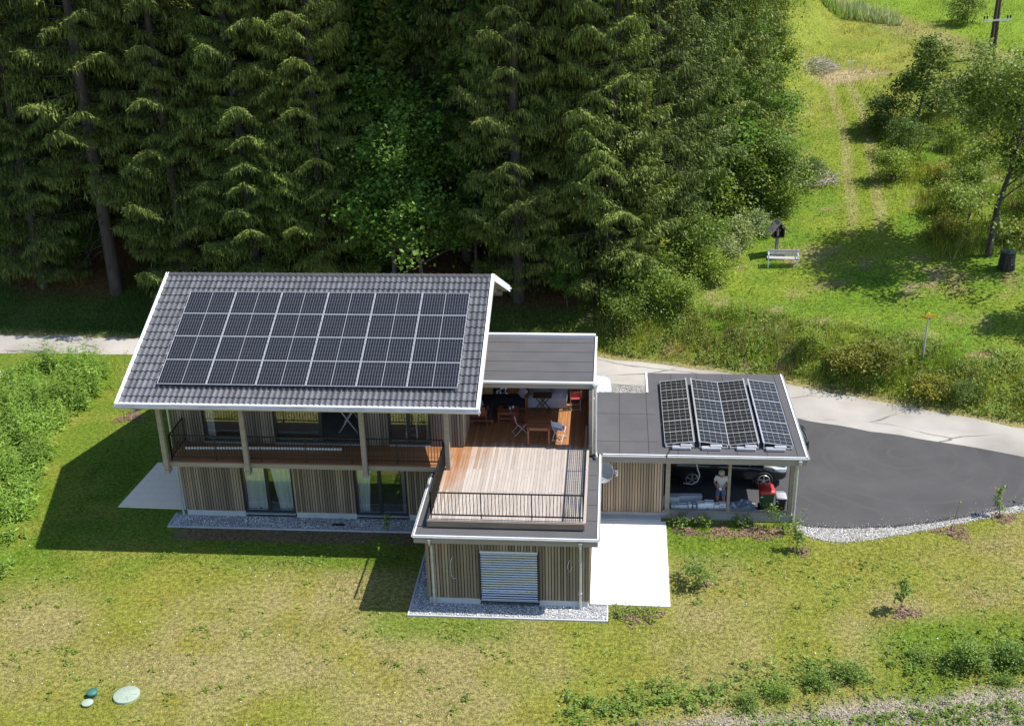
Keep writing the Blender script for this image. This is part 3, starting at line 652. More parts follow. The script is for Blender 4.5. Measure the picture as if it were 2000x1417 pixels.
# ------------------------------------------------------------------ cars
def rot_copy(L): return L
def make_car(name, label, paint, loc, rz, kind='suv', wheel_r=.36, lamp=None):
    t = thing(name, label, 'car', loc, rz)
    # body: stations along x (front = +x): x, half width at sill, half width at shoulder, sill z, shoulder z, deck z
    S = [(2.30,.50,.62,.38,.58,.66),(2.26,.70,.78,.28,.62,.76),(2.1,.84,.88,.24,.70,.86),(1.7,.88,.93,.23,.78,.96),(1.2,.88,.945,.23,.86,1.02),(.8,.89,.95,.24,.90,1.05),
         (0,.89,.95,.24,.93,1.02),(-.9,.89,.95,.24,.96,1.05),(-1.6,.88,.94,.25,.98,1.08),(-2.05,.84,.91,.30,.98,1.10),(-2.24,.76,.84,.36,.92,1.06),(-2.30,.60,.70,.45,.80,.95)]
    L = []
    for x, a, w, z0, z1, z2 in S:
        L.append([(x,-a*.55,z0),(x,-a,z0+.05),(x,-w*.99,z0+.22),(x,-w,(z0+z1)/2+.08),(x,-w,z1-.04),(x,-w*.95,z1+.04),(x,-w*.78,z2-.01),(x,-w*.35,z2+.025),
                  (x,w*.35,z2+.025),(x,w*.78,z2-.01),(x,w*.95,z1+.04),(x,w,z1-.04),(x,w,(z0+z1)/2+.08),(x,w*.99,z0+.22),(x,a,z0+.05),(x,a*.55,z0)])
    b = MB(); b.loft(L, True, True); body = b.build('body', paint, t, True); body.modifiers.new('subd', 'SUBSURF').levels = 1; body.modifiers['subd'].render_levels = 2
    # greenhouse
    G = [(1.02,.80,1.03,.70,1.05),(.35,.84,1.04,.64,1.50),(-.3,.85,1.04,.64,1.58),(-1.2,.85,1.06,.62,1.57),(-1.85,.82,1.08,.56,1.46),(-2.16,.74,1.06,.60,1.12)]
    L = [[(x,-w,z),(x,-w*.96,z+(zt-z)*.35),(x,-wt,zt-.03),(x,-wt*.6,zt+.01),(x,wt*.6,zt+.01),(x,wt,zt-.03),(x,w*.96,z+(zt-z)*.35),(x,w,z)] for x, w, z, wt, zt in G]
    b = MB(); b.loft(L, True, True); g = b.build('windows', CARGLASS, t, True)
    R2 = [(.42,.60,1.50),(-.3,.64,1.59),(-1.2,.62,1.585),(-1.9,.56,1.47)]
    b = MB(); b.loft([[(x,-w,z-.05),(x,-w*.98,z+.0),(x,-w*.6,z+.025),(x,w*.6,z+.025),(x,w*.98,z),(x,w,z-.05)] for x, w, z in R2], True, True); b.build('roof_panel', paint, t, True)
    b = MB()
    for s in (-1,1):
        b.tube([(1.0,s*.8,1.05),(.4,s*.655,1.5),(-.3,s*.67,1.57),(-1.2,s*.65,1.56),(-1.88,s*.6,1.45)], .03, 6); b.tube([(-.42,s*.85,1.04),(-.45,s*.66,1.55)], .035, 6); b.tube([(-1.45,s*.86,1.05),(-1.62,s*.61,1.5)], .05, 6)
    b.build('pillars', paint, t, True)
    for s in (-1,1):
        m = MB(); m.ball((.78,s*1.03,1.08), .1, 8, .75); m.bar((.8,s*.9,1.04),(.78,s*1.0,1.06),.04); m.build('mirror', paint if kind != 'van' else MT['black'], t, True)
        h = MB(); h.loft([[(x,s*y,z),(x+.01,s*y,z+hh),(x-.1,s*(y-.12),z+hh+.02),(x-.1,s*(y-.12),z)] for x, y, z, hh in ((2.29,.50,.60,.12),(2.23,.76,.64,.13),(2.0,.90,.72,.12),(1.78,.935,.79,.05))], True, True); h.build('headlight', lamp or LAMP, t, True)
        k = MB(); k.loft([[(x,s*y,z),(x,s*y,z+.1),(x+.06,s*(y-.1),z+.1),(x+.06,s*(y-.1),z)] for x, y, z in ((-2.31,.45,.84),(-2.27,.78,.85),(-2.08,.93,.87))], True, True); k.build('tail_light', TAIL, t, True)
    b = MB(); b.loft([[(x,y,z0),(x,y,z1),(x-.06,y,z1),(x-.06,y,z0)] for x, y, z0, z1 in ((2.27,-.62,.34,.52),(2.325,-.3,.33,.54),(2.325,.3,.33,.54),(2.27,.62,.34,.52))], True, True); b.build('grille', MT['black'], t)
    for wx in (1.38,-1.35):
        for s in (-1,1):
            a = MB(); a.lathe([(.0,-.02),(.42,-.02),(.44,.0),(.44,.03)], (wx,0,wheel_r+.02), 28, 'y'); 
            for i, v in enumerate(a.v): a.v[i] = (v[0], s*(.905+v[1]), max(v[2], .235))
            a.build('wheel_arch', MT['black'], t, True)
            w = MB(); w.lathe([(.24,-.1),(.33,-.11),(.355,-.08),(.36,0),(.355,.08),(.33,.11),(.24,.1)], (wx,s*.86,wheel_r), 28, 'y', False); wo = w.build('wheel', TYRE, t, True)
            r = MB(); ys = s*.965
            r.lathe([(.235,-.02),(.25,.0),(.235,.012),(.215,0)], (wx,ys,wheel_r), 28, 'y', False); r.lathe([(.06,-.03),(.06,.01),(.03,.02),(1e-3,.02)], (wx,ys,wheel_r), 14, 'y')
            for k in range(5):
                an = k*2*math.pi/5+.3
                for da in (-.16,.16):
                    p0 = Vector((wx+.05*math.cos(an),ys,wheel_r+.05*math.sin(an))); p1 = Vector((wx+.235*math.cos(an+da),ys-s*.005,wheel_r+.235*math.sin(an+da))); r.bar(p0,p1,.026,.02,(0,1,0))
            r.build('rim', RIM, wo, True)
            d = MB(); d.lathe([(1e-3,0),(.24,0),(.24,.01),(1e-3,.01)], (wx,s*.9,wheel_r), 24, 'y'); d.build('wheel_hollow', MT['black'], wo)
    return t
CARGLASS = mat('dark_car_glass', (.008,.01,.012), None, 3, .05, spec=.8)
LAMP = mat('clear_headlight', (.6,.64,.68), (.4,.44,.48), 12, .15, .2); TAIL = mat('red_tail_light', (.3,.01,.01), None, 8, .2)
TYRE = mat('tyre_rubber', (.018,.018,.019), None, 12, .85); RIM = mat('bright_alloy', (.62,.62,.62), (.5,.5,.5), 6, .3, .6)
dark_paint = mat('dark_grey_metallic', (.017,.021,.026), (.014,.018,.022), 2, .28, .3, coat=.8)
white_paint = mat('white_car_paint', (.8,.8,.79), (.76,.76,.76), 2, .3, coat=.5)
black_paint = mat('black_car_paint', (.012,.012,.014), None, 2, .22, coat=.8)
make_car('parked_car', 'dark grey SUV parked nose out in the carport behind the standing man', dark_paint, (9.79,3.86,.03), 0)
make_car('parked_car', 'black car at the rear of the carport, only its front corner past the roof edge', black_paint, (10.97,6.05,.03), 0, lamp=CARGLASS)
make_car('parked_car', 'white car on the gravel behind the house, half hidden between the two flat roofs', white_paint, (3.0,10.5,.02), math.radians(4), 'van')

# ------------------------------------------------------------------ bins, boxes and sheets in the carport
def wheelie(label, cb, cl, loc, rz, s=1.0, lidmat=None):
    t = thing('wheeled_bin', label, 'bin', loc, rz); b = MB()
    def ring(w, d, z, r=.04): return [(-w+r,-d,z),(w-r,-d,z),(w,-d+r,z),(w,d-r,z),(w-r,d,z),(-w+r,d,z),(-w,d-r,z),(-w,-d+r,z)]
    b.loft([ring(.21*s,.22*s,.04),ring(.22*s,.23*s,.1),ring(.275*s,.31*s,.86*s),ring(.295*s,.335*s,.87*s),ring(.295*s,.335*s,.93*s)], True, True); b.build('body', cb, t, True)
    b = MB(); b.loft([ring(.31*s,.345*s,.932*s),ring(.31*s,.35*s,.975*s),ring(.29*s,.32*s,1.03*s),ring(.22*s,.25*s,1.07*s)], True, True); b.tube([(-.22*s,.36*s,.98*s),(-.22*s,.43*s,1.0*s),(.22*s,.43*s,1.0*s),(.22*s,.36*s,.98*s)], .015, 6); b.build('lid', cl, t, True)
    b = MB()
    for x in (-.24,.24): b.lathe([(.04,-.03),(.1,-.03),(.1,.03),(.04,.03)], (x*s,.2*s,.1), 16, 'x')
    b.build('wheel', TYRE, t, True)
    b = MB(); b.bbox(-.29*s,-.36*s,.78*s,-.2*s,-.325*s,.84*s,.006); b.build('latch', MT['zinc'], t)
    return t
grn = mat('dark_green_plastic', (.018,.07,.025), (.014,.055,.02), 3, .5); red = mat('bright_red_plastic', (.5,.03,.025), (.42,.025,.02), 3, .45)
blk = mat('black_plastic', (.015,.016,.018), None, 3, .5); gry = mat('pale_grey_lid', (.4,.42,.45), (.33,.35,.38), 6, .4)
wheelie('dark green wheeled bin with a bright red lid standing behind the carport sill', grn, red, (11.07,1.3,.03), .05, .93)
wheelie('small black bin with pale grey lid beside the right carport post', blk, gry, (11.6,1.28,.03), 0, .66)
wb = mat('white_cardboard', (.92,.93,.94), (.84,.86,.88), 3, .7); gb = mat('grey_polystyrene', (.52,.55,.55), (.45,.48,.48), 4, .85)
def carton(label, loc, sz, rz, m, group='boxes stored behind the carport sill', flap=True):
    t = thing('carton', label, 'box', loc, rz, group); x, y, z = sz; b = MB(); b.bbox(-x/2,-y/2,0,x/2,y/2,z,.008); b.build('box_body', m, t)
    if flap: c = MB(); c.box(-x/2-.002,-.025,z*.55,x/2+.002,.025,z+.003); c.box(-x*.3,-y/2-.003,z*.3,-x*.05,-y/2,z*.6); c.build('tape', MT['conc'], t)
    return t
carton('tall pale grey slab at the far left of the store bay beside the post', (7.30-.02,.9,.03), (.16,.1,.75), 0, gb, flap=False)
carton('long grey foam block lying behind the white boxes', (8.05,1.55,.03), (1.35,.22,.45), .03, gb, flap=False)
carton('short grey foam block standing against the left carport post', (7.66,1.32,.03), (.42,.14,.5), .02, gb, flap=False)
for i, (x, w, h, d, lab) in enumerate(((7.72,.3,.46,.2,'low white box next to the left carport post'),(8.02,.36,.47,.24,'wide flat white box, second along the row behind the sill'),(8.27,.13,.55,.22,'narrow upright white box in the middle of the row'),(8.45,.12,.5,.2,'thin white box standing on edge in the row'),
    (8.68,.3,.62,.26,'square white box leaning at the middle of the row'),(8.98,.36,.66,.28,'largest white box of the row behind the sill'),(9.25,.2,.56,.24,'white box right of the largest one'),(9.47,.25,.4,.2,'small lower white box at the right end of the row'))):
    carton(lab, (x-.03,.98+.03*(i % 2),.03), (w*.93,d,h*.75), [-.06,.04,.1,-.05,.12,-.04,.05,0][i], wb)
carton('little white box stacked on the one at the right end of the row', (9.44,.98,.335), (.24,.19,.17), .1, wb)
# crumpled foil sheet
def sheet(name, label, cat, x0, x1, y0, y1, zb, amp, m, seed, nx=44, ny=16):
    r = np.random.default_rng(seed); X, Y = np.meshgrid(np.linspace(x0,x1,nx), np.linspace(y0,y1,ny), indexing='ij')
    Z = zb+amp*(fbm(X*3, Y*3, .5, seed)**1.5)*np.clip(1.3-np.abs((X-(x0+x1)/2)/((x1-x0)/2))**4, 0.1, 1)
    X = X+.04*np.sin(Y*9+seed)+.03*r.standard_normal(X.shape)*.5; Y = Y+.05*np.sin(X*5)
    V = np.stack([X,Y,Z], -1).reshape(-1,3); i = np.arange(nx*ny).reshape(nx,ny); F = np.stack([i[:-1,:-1],i[1:,:-1],i[1:,1:],i[:-1,1:]], -1).reshape(-1,4)
    o = fast(name, V, F, m, None, True); o.modifiers.new('solid','SOLIDIFY').thickness = .006; return tag(o, label, cat)
sheet('plastic_sheet', 'crumpled grey plastic sheet lying behind the carport sill', 'tarpaulin', 9.3, 10.75, .85, 1.7, .05, .30, mat('grey_foil', (.5,.53,.58), (.3,.33,.38), 7, .3, .1), 3)
# charging cable and hose coil
b = MB(); b.tube([(8.5,2.2,2.4),(8.48,2.25,1.9),(8.5,2.3,1.5),(8.6,2.35,1.1),(8.68,2.4,.85),(8.62,2.42,.6),(8.4,2.45,.42),(8.1,2.6,.38)], .022, 8); tag(b.build('charging_cable', MT['white'], None, True), 'white cable hanging from the carport beam in front of the dark car', 'cable')
b = MB()
for k in range(3): b.tube([(7.26+.02*k,2.6+.22*math.cos(a),.9+.26*math.sin(a)) for a in [2*math.pi*i/20 for i in range(21)]], .014, 6)
tag(b.build('hose_coil', MT['white'], None, True), 'pale hose coiled on the inner left wall of the carport', 'hose')
# ------------------------------------------------------------------ terrace furniture
TZ = 3.153
teak = mat('red_brown_teak', (.26,.09,.04), (.18,.06,.025), 4, .55, island=.18, stretch=(.6,4,4)); dkteak = mat('dark_brown_slats', (.085,.05,.028), (.055,.03,.018), 5, .6, island=.2)
navy = mat('black_blue_upholstery', (.013,.016,.024), (.02,.023,.032), 9, .9, bump=.1)
def cushion(label, loc, rot, m, sz=(.5,.14,.5), grp='cushions on the terrace sofa'):
    t = MB(); n = 12; w, d, h = sz; L = []
    V = []; F = []
    for side in (-1,1):
        for i in range(n+1):
            for j in range(n+1):
                u = i/n*2-1; v = j/n*2-1; k = (1-abs(u)**2.6)*(1-abs(v)**2.6); pin = 1-.10*(1-abs(u))*(abs(v)**3)-.0; pin2 = 1-.10*(1-abs(v))*(abs(u)**3)
                V.append((u*w/2*pin2, side*d/2*(k**.55), v*h/2*pin))
    N1 = (n+1)**2
    for s in (0,1):
        for i in range(n):
            for j in range(n):
                q = [s*N1+i*(n+1)+j, s*N1+(i+1)*(n+1)+j, s*N1+(i+1)*(n+1)+j+1, s*N1+i*(n+1)+j+1]; F.append(tuple(q if s == 0 else q[::-1]))
    t.add(V, F); o = t.build('cushion', m, None, True); o.location = loc; o.rotation_euler = rot
    return tag(o, label, 'cushion', grp)
sofa = thing('corner_sofa', 'dark upholstered corner sofa on a teak frame under the terrace roof', 'sofa', (1.15,3.35,TZ))
b = MB(); b.bbox(-.98,-.42,.2,.85,.5,.44,.04); b.bbox(-.98,-1.5,.2,-.3,-.424,.44,.04); b.build('seat', navy, sofa, True)
b = MB(); b.bbox(-1.05,.5,.2,.9,.68,.85,.06); b.bbox(-1.12,-1.5,.2,-.985,.66,.8,.05); b.build('backrest', navy, sofa, True)
b = MB(); b.box(-1.1,-1.52,.1,-.25,.66,.19); b.box(-.25,-.45,.1,.95,.68,.19); b.box(.86,-.44,.19,.95,.68,.62)
for x, y in ((-1.05,-1.47),(-.3,-1.47),(.9,-.4),(.9,.62),(-1.05,.62)): b.box(x-.04,y-.04,0,x+.04,y+.04,.1)
b.build('frame', teak, sofa)
ochre = mat('ochre_fabric', (.36,.21,.08), (.3,.17,.06), 8, .9); rust = mat('rust_brown_fabric', (.27,.085,.03), (.2,.06,.02), 8, .9); lilac = mat('pale_lilac_fabric', (.47,.42,.5), (.4,.34,.42), 8, .9); lblue = mat('pale_blue_fabric', (.4,.47,.52), (.33,.4,.46), 6, .9)
def patmat():
    m, t, p = _new('black_white_print'); tc = N(t, 'ShaderNodeTexCoord'); n = N(t, 'ShaderNodeTexNoise'); n.inputs['Scale'].default_value = 9; n.inputs['Detail'].default_value = 2
    t.links.new(tc.outputs['Object'], n.inputs[0]); c = mixc(t, ramp(t, n.outputs['Fac'], .49, .52), (.02,.02,.025), (.68,.69,.7)); t.links.new(c, p.inputs['Base Color']); p.inputs['Roughness'].default_value = .9; return m
cushion('ochre cushion leaning in the left corner of the dark sofa', (.5,3.62,TZ+.66), (-.35,.15,.2), ochre, (.52,.16,.52))
cushion('black and white patterned cushion in the middle of the dark sofa', (1.08,3.66,TZ+.66), (-.3,0,0), patmat())
cushion('rust brown cushion beside the patterned one on the dark sofa', (1.52,3.68,TZ+.68), (-.3,0,-.05), rust, (.54,.16,.54))
cushion('pale lilac cushion at the right end of the dark sofa', (1.88,3.4,TZ+.62), (-.3,.35,-.9), lilac, (.46,.14,.46))
cushion('pale blue cushion lying under the eave on the sofa arm', (.3,2.5,TZ+.6), (-.5,.1,1.3), lblue, (.5,.14,.5))
def slat_table(name, label, loc, w, d, h, m, rz=0, shelf=True):
    t = thing(name, label, 'table', loc, rz); b = MB(); n = max(4, int(d/.085))
    for i in range(n): y = -d/2+i*d/n; b.box(-w/2,y+.004,h-.025,w/2,y+d/n-.004,h)
    b.build('tabletop', m, t)
    for sx in (-1,1):
        for sy in (-1,1): l = MB(); l.box(sx*(w/2-.05)-.03,sy*(d/2-.05)-.03,0,sx*(w/2-.05)+.03,sy*(d/2-.05)+.03,h-.03); l.build('leg', m, t)
    b = MB(); b.box(-w/2+.05,-d/2+.02,h-.11,w/2-.05,-d/2+.045,h-.028); b.box(-w/2+.05,d/2-.045,h-.11,w/2-.05,d/2-.02,h-.028)
    if shelf:
        b.box(-w/2+.05,-d/2+.03,.12,w/2-.05,-d/2+.06,.17)
        for i in range(4): y = -d/2+.08+i*(d-.16)/4; b.box(-w/2+.06,y,.17,w/2-.06,y+.06,.19)
    b.build('apron', m, t); return t
slat_table('coffee_table', 'low teak coffee table with cups in front of the dark sofa', (1.42,2.3,TZ), .78,.62,.42, teak)
for i, (x, y, m, lab) in enumerate(((1.27,2.38,CARGLASS,'clear drinking glass at the left of the coffee table'),(1.36,2.36,CARGLASS,'second clear glass beside the first on the coffee table'),(1.5,2.28,MT['white'],'white cup nearest the table edge on the coffee table'),(1.6,2.38,MT['white'],'white cup farther back on the coffee table'))):
    b = MB(); b.lathe([(.025,0),(.035,.02),(.04,.09),(.034,.09),(.03,.02),(1e-3,.015)], (0,0,0), 14, 'z', True); o = b.build('cup', m, None, True); o.location = (x,y,TZ+.42); tag(o, lab, 'cup', 'cups on the coffee table')
def chair(name, label, loc, rz, w, m, sh=.4, bh=.82, arms=True):
    t = thing(name, label, 'chair', loc, rz); b = MB()
    for i in range(6): y = -.26+i*.088; b.box(-w/2,y,sh-.02,w/2,y+.075,sh)
    b.build('seat', m, t); b = MB()
    for i in range(6): z = sh+.08+i*.07; b.bar((-w/2+.03,.26+i*.018,z),(w/2-.03,.26+i*.018,z),.02,.055)
    b.build('backrest', m, t)
    for sx in (-1,1):
        l = MB(); l.bar((sx*(w/2),-.27,0),(sx*(w/2),-.27,(sh+.2) if arms else sh),.05); l.build('leg', m, t); l = MB(); l.bar((sx*(w/2),.24,0),(sx*(w/2),.4,bh),.05); l.build('leg', m, t)
        if arms: l = MB(); l.bar((sx*(w/2),-.3,sh+.21),(sx*(w/2),.32,sh+.21),.07,.03); l.build('armrest', m, t)
    return t
chair('lounge_chair', 'low teak lounge chair seen from behind at the left of the coffee table', (.33,1.95,TZ), math.pi, .66, teak, .36, .72)
slat_table('dining_table', 'large teak table standing at the edge of the roof shade', (2.7,.72,TZ), .84,1.15,.73, teak, 0, False)
def folding_chair(label, loc, rz, fm_, sm):
    t = thing('folding_chair', label, 'chair', loc, rz); b = MB()
    for s in (-1,1):
        b.tube([(s*.2,-.24,.0),(s*.2,.2,.52),(s*.2,.28,.85)], .011, 8); b.tube([(s*.18,.26,0),(s*.18,-.2,.45)], .011, 8)
    for y, z in ((-.2,.05),(.24,.04)): b.tube([(-.2,y,z),(.2,y,z)], .01, 6)
    b.build('frame', fm_, t, True); b = MB()
    for i in range(5): y = -.2+i*.08; b.bbox(-.19,y,.445,.19,y+.068,.462,.004)
    b.build('seat', sm, t); b = MB()
    for i in range(3): z = .6+i*.085; b.bar((-.2,.228+i*.028,z),(.2,.228+i*.028,z),.016,.07)
    b.build('backrest', sm, t); return t
redm = mat('faded_red_slats', (.44,.06,.055), (.34,.045,.045), 4, .55); pink = mat('dark_red_slats', (.30,.035,.05), (.2,.03,.045), 4, .5)
folding_chair('bright red slatted folding chair at the back right of the terrace', (3.92,3.35,TZ), math.pi+.1, MT['zinc'], redm)
folding_chair('dark red folding chair turned sideways between the two teak tables', (1.95,1.15,TZ), math.radians(115), MT['zinc'], pink)
t = thing('folding_side_table', 'small dark slatted folding table with crossed legs in front of the covered daybed', 'table', (2.68,3.0,TZ)); b = MB()
for i in range(6): y = -.26+i*.088; b.box(-.36,y,.68,.36,y+.076,.70)
b.build('tabletop', dkteak, t)
for s in (-.28,.28):
    l = MB(); l.bar((-.3,s*.8,0),(.26,s*.8,.68),.035); l.build('leg', dkteak, t); l = MB(); l.bar((.3,s*.7,0),(-.26,s*.7,.68),.035); l.build('leg', dkteak, t)
t = thing('daybed', 'long low daybed under a pale grey cover against the back wall of the terrace', 'daybed', (2.85,3.62,TZ)); cov = mat('pale_grey_cover', (.50,.52,.57), (.38,.41,.48), 2.5, .7)
b = MB(); b.bbox(-.78,-.36,.28,.74,.33,.52,.05); b.bbox(-.78,-.38,.04,.74,-.361,.45,.005); b.build('cover', cov, t, True)
b = MB(); b.bbox(.1,-.34,.521,.6,.3,.60,.04); b.build('folded_blanket', mat('pale_mauve_blanket', (.5,.47,.5), None, 5, .9), t, True)
b = MB(); b.bbox(-.8,.30,.3,.76,.40,.74,.02); b.build('headrail', mat('grey_blue_headrail', (.33,.38,.48), None, 3, .6), t)
b = MB()
for x in (-.72,.68):
    for y in (-.3,.3): b.box(x-.03,y-.03,0,x+.03,y+.03,.28)
b.build('leg', MT['zinc'], t)
folding_chair('small pale blue folding chair standing in the sunny strip of the terrace', (3.42,.75,TZ), math.pi-.35, MT['white'], mat('pale_blue_slats', (.45,.5,.62), (.38,.43,.56), 3, .35))
# inside the upper rooms and on the balcony
t = thing('step_ladder', 'aluminium step ladder standing behind the right upper window', 'ladder', (-1.95,.75,3.1)); b = MB()
for s in (-1,1): b.bar((s*.2,-.35,0),(s*.13,0,1.75),.05,.025); b.bar((s*.2,.4,0),(s*.13,.02,1.7),.03)
b.build('rails', MT['alu'], t); b = MB()
for i in range(6): z = .25+i*.26; b.box(-.19+i*.01,-.36+i*.055,z,.19-i*.01,-.26+i*.055,z+.03)
b.build('steps', MT['alu'], t)
t = thing('clothes_airer', 'white folding clothes airer just inside the open balcony door', 'clothes airer', (-4.45,1.45,3.1)); b = MB()
for y in (-.4,.4): b.bar((-.35,y,0),(.3,y,1.0),.035); b.bar((.35,y,0),(-.3,y,1.0),.035)
b.build('frame', MT['white'], t); b = MB()
for i in range(8): x = -.6+i*.17; b.bar((x,-.45,1.0),(x,.45,1.0),.012)
b.bar((-.6,-.45,1.0),(.6,-.45,1.0),.02); b.bar((-.6,.45,1.0),(.6,.45,1.0),.02); b.build('rack', MT['white'], t)
b = MB(); b.tube([(-10.1,-.62,3.23),(-7.2,-.52,3.23),(-4.35,-.5,3.23)], .05, 10); tag(b.build('rolled_awning', MT['white'], None, True), 'long white rolled awning lying on the balcony floor', 'awning')

# ------------------------------------------------------------------ man in the carport
def skin(name, pts, edges, rad, m, parent, sub=2, root=0):
    me = bpy.data.meshes.new(name); me.from_pydata(pts, edges, []); me.materials.append(m); o = link(bpy.data.objects.new(name, me), parent)
    md = o.modifiers.new('skin', 'SKIN'); md.use_smooth_shade = True
    for i, r in enumerate(rad):
        v = me.skin_vertices[0].data[i]; v.radius = r if isinstance(r, tuple) else (r, r); v.use_root = (i == root)
    s = o.modifiers.new('subd', 'SUBSURF'); s.levels = sub; s.render_levels = sub; return o
skinm = mat('tanned_skin', (.42,.22,.14), (.36,.18,.11), 6, .6); shirtm = mat('white_cotton', (.6,.62,.66), (.52,.54,.58), 5, .9); jean = mat('blue_denim', (.10,.15,.27), (.08,.12,.22), 14, .9); hairm = mat('grey_hair', (.3,.29,.27), None, 20, .9); capm = mat('beige_cap', (.45,.40,.33), (.38,.34,.28), 6, .9)
man = thing('person', 'man in white t-shirt, denim shorts and cap, looking down at his hands', 'person', (9.40,1.38,.03), math.radians(-10)); man.scale = (.97,.97,.95)
P = [(0,0,.93),(0,.01,1.08),(0,-.02,1.28),(0,-.05,1.43),(0,-.10,1.52),(0,-.15,1.60),(0,-.17,1.68),          # 0-6 spine, neck, head
     (.09,0,.88),(.11,-.03,.50),(.12,.01,.10),(.13,-.05,.04),(.14,-.16,.03),                                 # 7-11 left leg
     (-.09,0,.88),(-.12,-.04,.50),(-.14,.03,.10),(-.15,-.03,.04),(-.17,-.14,.03),                            # 12-16
     (.18,-.05,1.42),(.25,-.02,1.15),(.12,-.25,1.09),(.06,-.31,1.10),                                        # 17-20 arm
     (-.18,-.05,1.42),(-.26,-.04,1.15),(-.12,-.26,1.08),(-.05,-.31,1.10)]
E_ = [(0,1),(1,2),(2,3),(3,4),(4,5),(5,6),(0,7),(7,8),(8,9),(9,10),(10,11),(0,12),(12,13),(13,14),(14,15),(15,16),(3,17),(17,18),(18,19),(19,20),(3,21),(21,22),(22,23),(23,24)]
Rr = [(.15,.115),(.155,.12),(.16,.115),(.11,.085),.055,(.075,.088),(.082,.095),.085,.058,.042,.042,.03,.085,.058,.042,.042,.03,.06,.047,.034,.028,.06,.047,.034,.028]
body = skin('body', P, E_, Rr, skinm, man)
# five fingers each, curled round a small screw box held in front
for s, w in ((1,(.06,-.31,1.10)),(-1,(-.05,-.31,1.10))):
    for k in range(4):
        y = -.33-.0*k; x = w[0]-s*(.01+.0*k); q = (k-1.5)*.018
        L = [.036,.042,.040,.031][k]
        skin('finger', [(w[0]-s*.01,w[1]-.015+q*.5,w[2]+q),(w[0]-s*.03,w[1]-.03-L*.35+q*.3,w[2]+q*1.1),(w[0]-s*.052,w[1]-.035-L*.4+q*.3,w[2]+q*1.1-.012),(w[0]-s*.066,w[1]-.03-L*.2+q*.3,w[2]+q-.022)], [(0,1),(1,2),(2,3)], [.010,.0095,.009,.008], skinm, body, 1)
    skin('thumb', [(w[0],w[1]+.01,w[2]+.02),(w[0]-s*.02,w[1]-.012,w[2]+.045),(w[0]-s*.042,w[1]-.03,w[2]+.05)], [(0,1),(1,2)], [.012,.011,.009], skinm, body, 1)
b = MB(); b.ball((.032,-.235,1.655), .011, 6); b.ball((-.032,-.235,1.655), .011, 6); b.build('eyes', MT['black'], body, True)
b = MB(); b.lathe([(1e-3,-.022),(.014,-.016),(.012,.008),(1e-3,.02)], (0,-.262,1.615), 8); b.build('nose', skinm, body, True)
b = MB(); b.tube([(-.025,-.245,1.575),(0,-.252,1.572),(.025,-.245,1.575)], .006, 6); b.build('mouth', pink, body, True)
for s in (-1,1): b = MB(); b.ball((s*.092,-.155,1.635), .03, 7, 1.2); b.build('ear', skinm, body, True)
b = MB(); b.ball((0,-.13,1.665), .098, 10, .9); b.build('hair', hairm, body, True)
b = MB(); b.lathe([(.113,0),(.115,.03),(.1,.075),(.06,.11),(1e-3,.12)], (0,0,0), 20); i0 = len(b.v); b.loft([[(.1*math.cos(a),-.075-.14*math.sin(a)*1.0,.0+zz-.02*math.sin(a)) for a in [math.pi*k/10 for k in range(11)]] for zz in (0,.012)], closed=False); b.xf(Matrix.Translation((0,-.15,1.675)) @ Matrix.Rotation(math.radians(22), 4, 'X')); b.build('cap', capm, man, True)
skin('t_shirt', [(0,0,.96),(0,.01,1.1),(0,-.02,1.28),(0,-.05,1.42),(.185,-.05,1.42),(.235,-.03,1.23),(-.185,-.05,1.42),(-.24,-.04,1.23),(0,-.075,1.475)], [(0,1),(1,2),(2,3),(3,4),(4,5),(3,6),(6,7),(3,8)], [(.178,.142),(.178,.14),(.18,.135),(.125,.1),.078,.072,.078,.072,(.08,.075)], shirtm, man)
skin('shorts', [(0,0,.98),(0,0,.90),(.10,-.005,.84),(.115,-.025,.56),(-.10,-.005,.84),(-.12,-.03,.56)], [(0,1),(1,2),(2,3),(1,4),(4,5)], [(.165,.13),(.165,.135),.108,.092,.108,.092], jean, man)
for s, (x, y) in ((1,(.14,-.1)),(-1,(-.165,-.08))): b = MB(); b.loft([[(x+w*math.cos(a),y-.02+l*math.sin(a),z) for a in [2*math.pi*k/12 for k in range(12)]] for w, l, z in ((.05,.135,0),(.055,.14,.03),(.05,.12,.075),(.045,.06,.1))], True, True); b.build('shoe', gry, man, True)
b = MB(); b.bbox(-.035,-.40,1.06,.045,-.33,1.15,.006); tag(b.build('small_box', wb), 'small pale box held in the hands of the standing man', 'box'); bpy.data.objects['small_box'].location = (9.40,1.38,-.03); bpy.data.objects['small_box'].rotation_euler.z = math.radians(-10)

# ------------------------------------------------------------------ meadow and garden furniture
silver = mat('silvered_wood', (.48,.46,.46), (.36,.34,.34), 5, .85, stretch=(.5,5,5)); greyw = mat('dark_grey_shingle', (.30,.28,.26), (.2,.19,.18), 9, .9, island=.2)
bx, by = 14.2, 21.9; t = thing('park_bench', 'weathered silver wooden bench on the meadow below the wayside shrine', 'bench', (bx,by,gz(bx,by)), math.radians(-5)); b = MB()
for i in range(3): y = -.2+i*.14; b.box(-.82,y,.43,.82,y+.12,.47)
b.build('seat', silver, t); b = MB(); b.bar((-.82,.3,.74),(.82,.3,.74),.035,.12); b.bar((-.82,.27,.6),(.82,.27,.6),.035,.1); b.build('backrest', silver, t)
for s in (-1,1):
    l = MB(); l.bar((s*.75,-.17,-.15),(s*.75,-.17,.65),.05); l.build('leg', MT['white'], t); l = MB(); l.bar((s*.75,.22,-.15),(s*.75,.32,.8),.05); l.build('leg', MT['white'], t)
    l = MB(); l.tube([(s*.75,-.2,.64),(s*.75,.0,.67),(s*.75,.29,.66)], .022, 8); l.build('armrest', MT['white'], t)
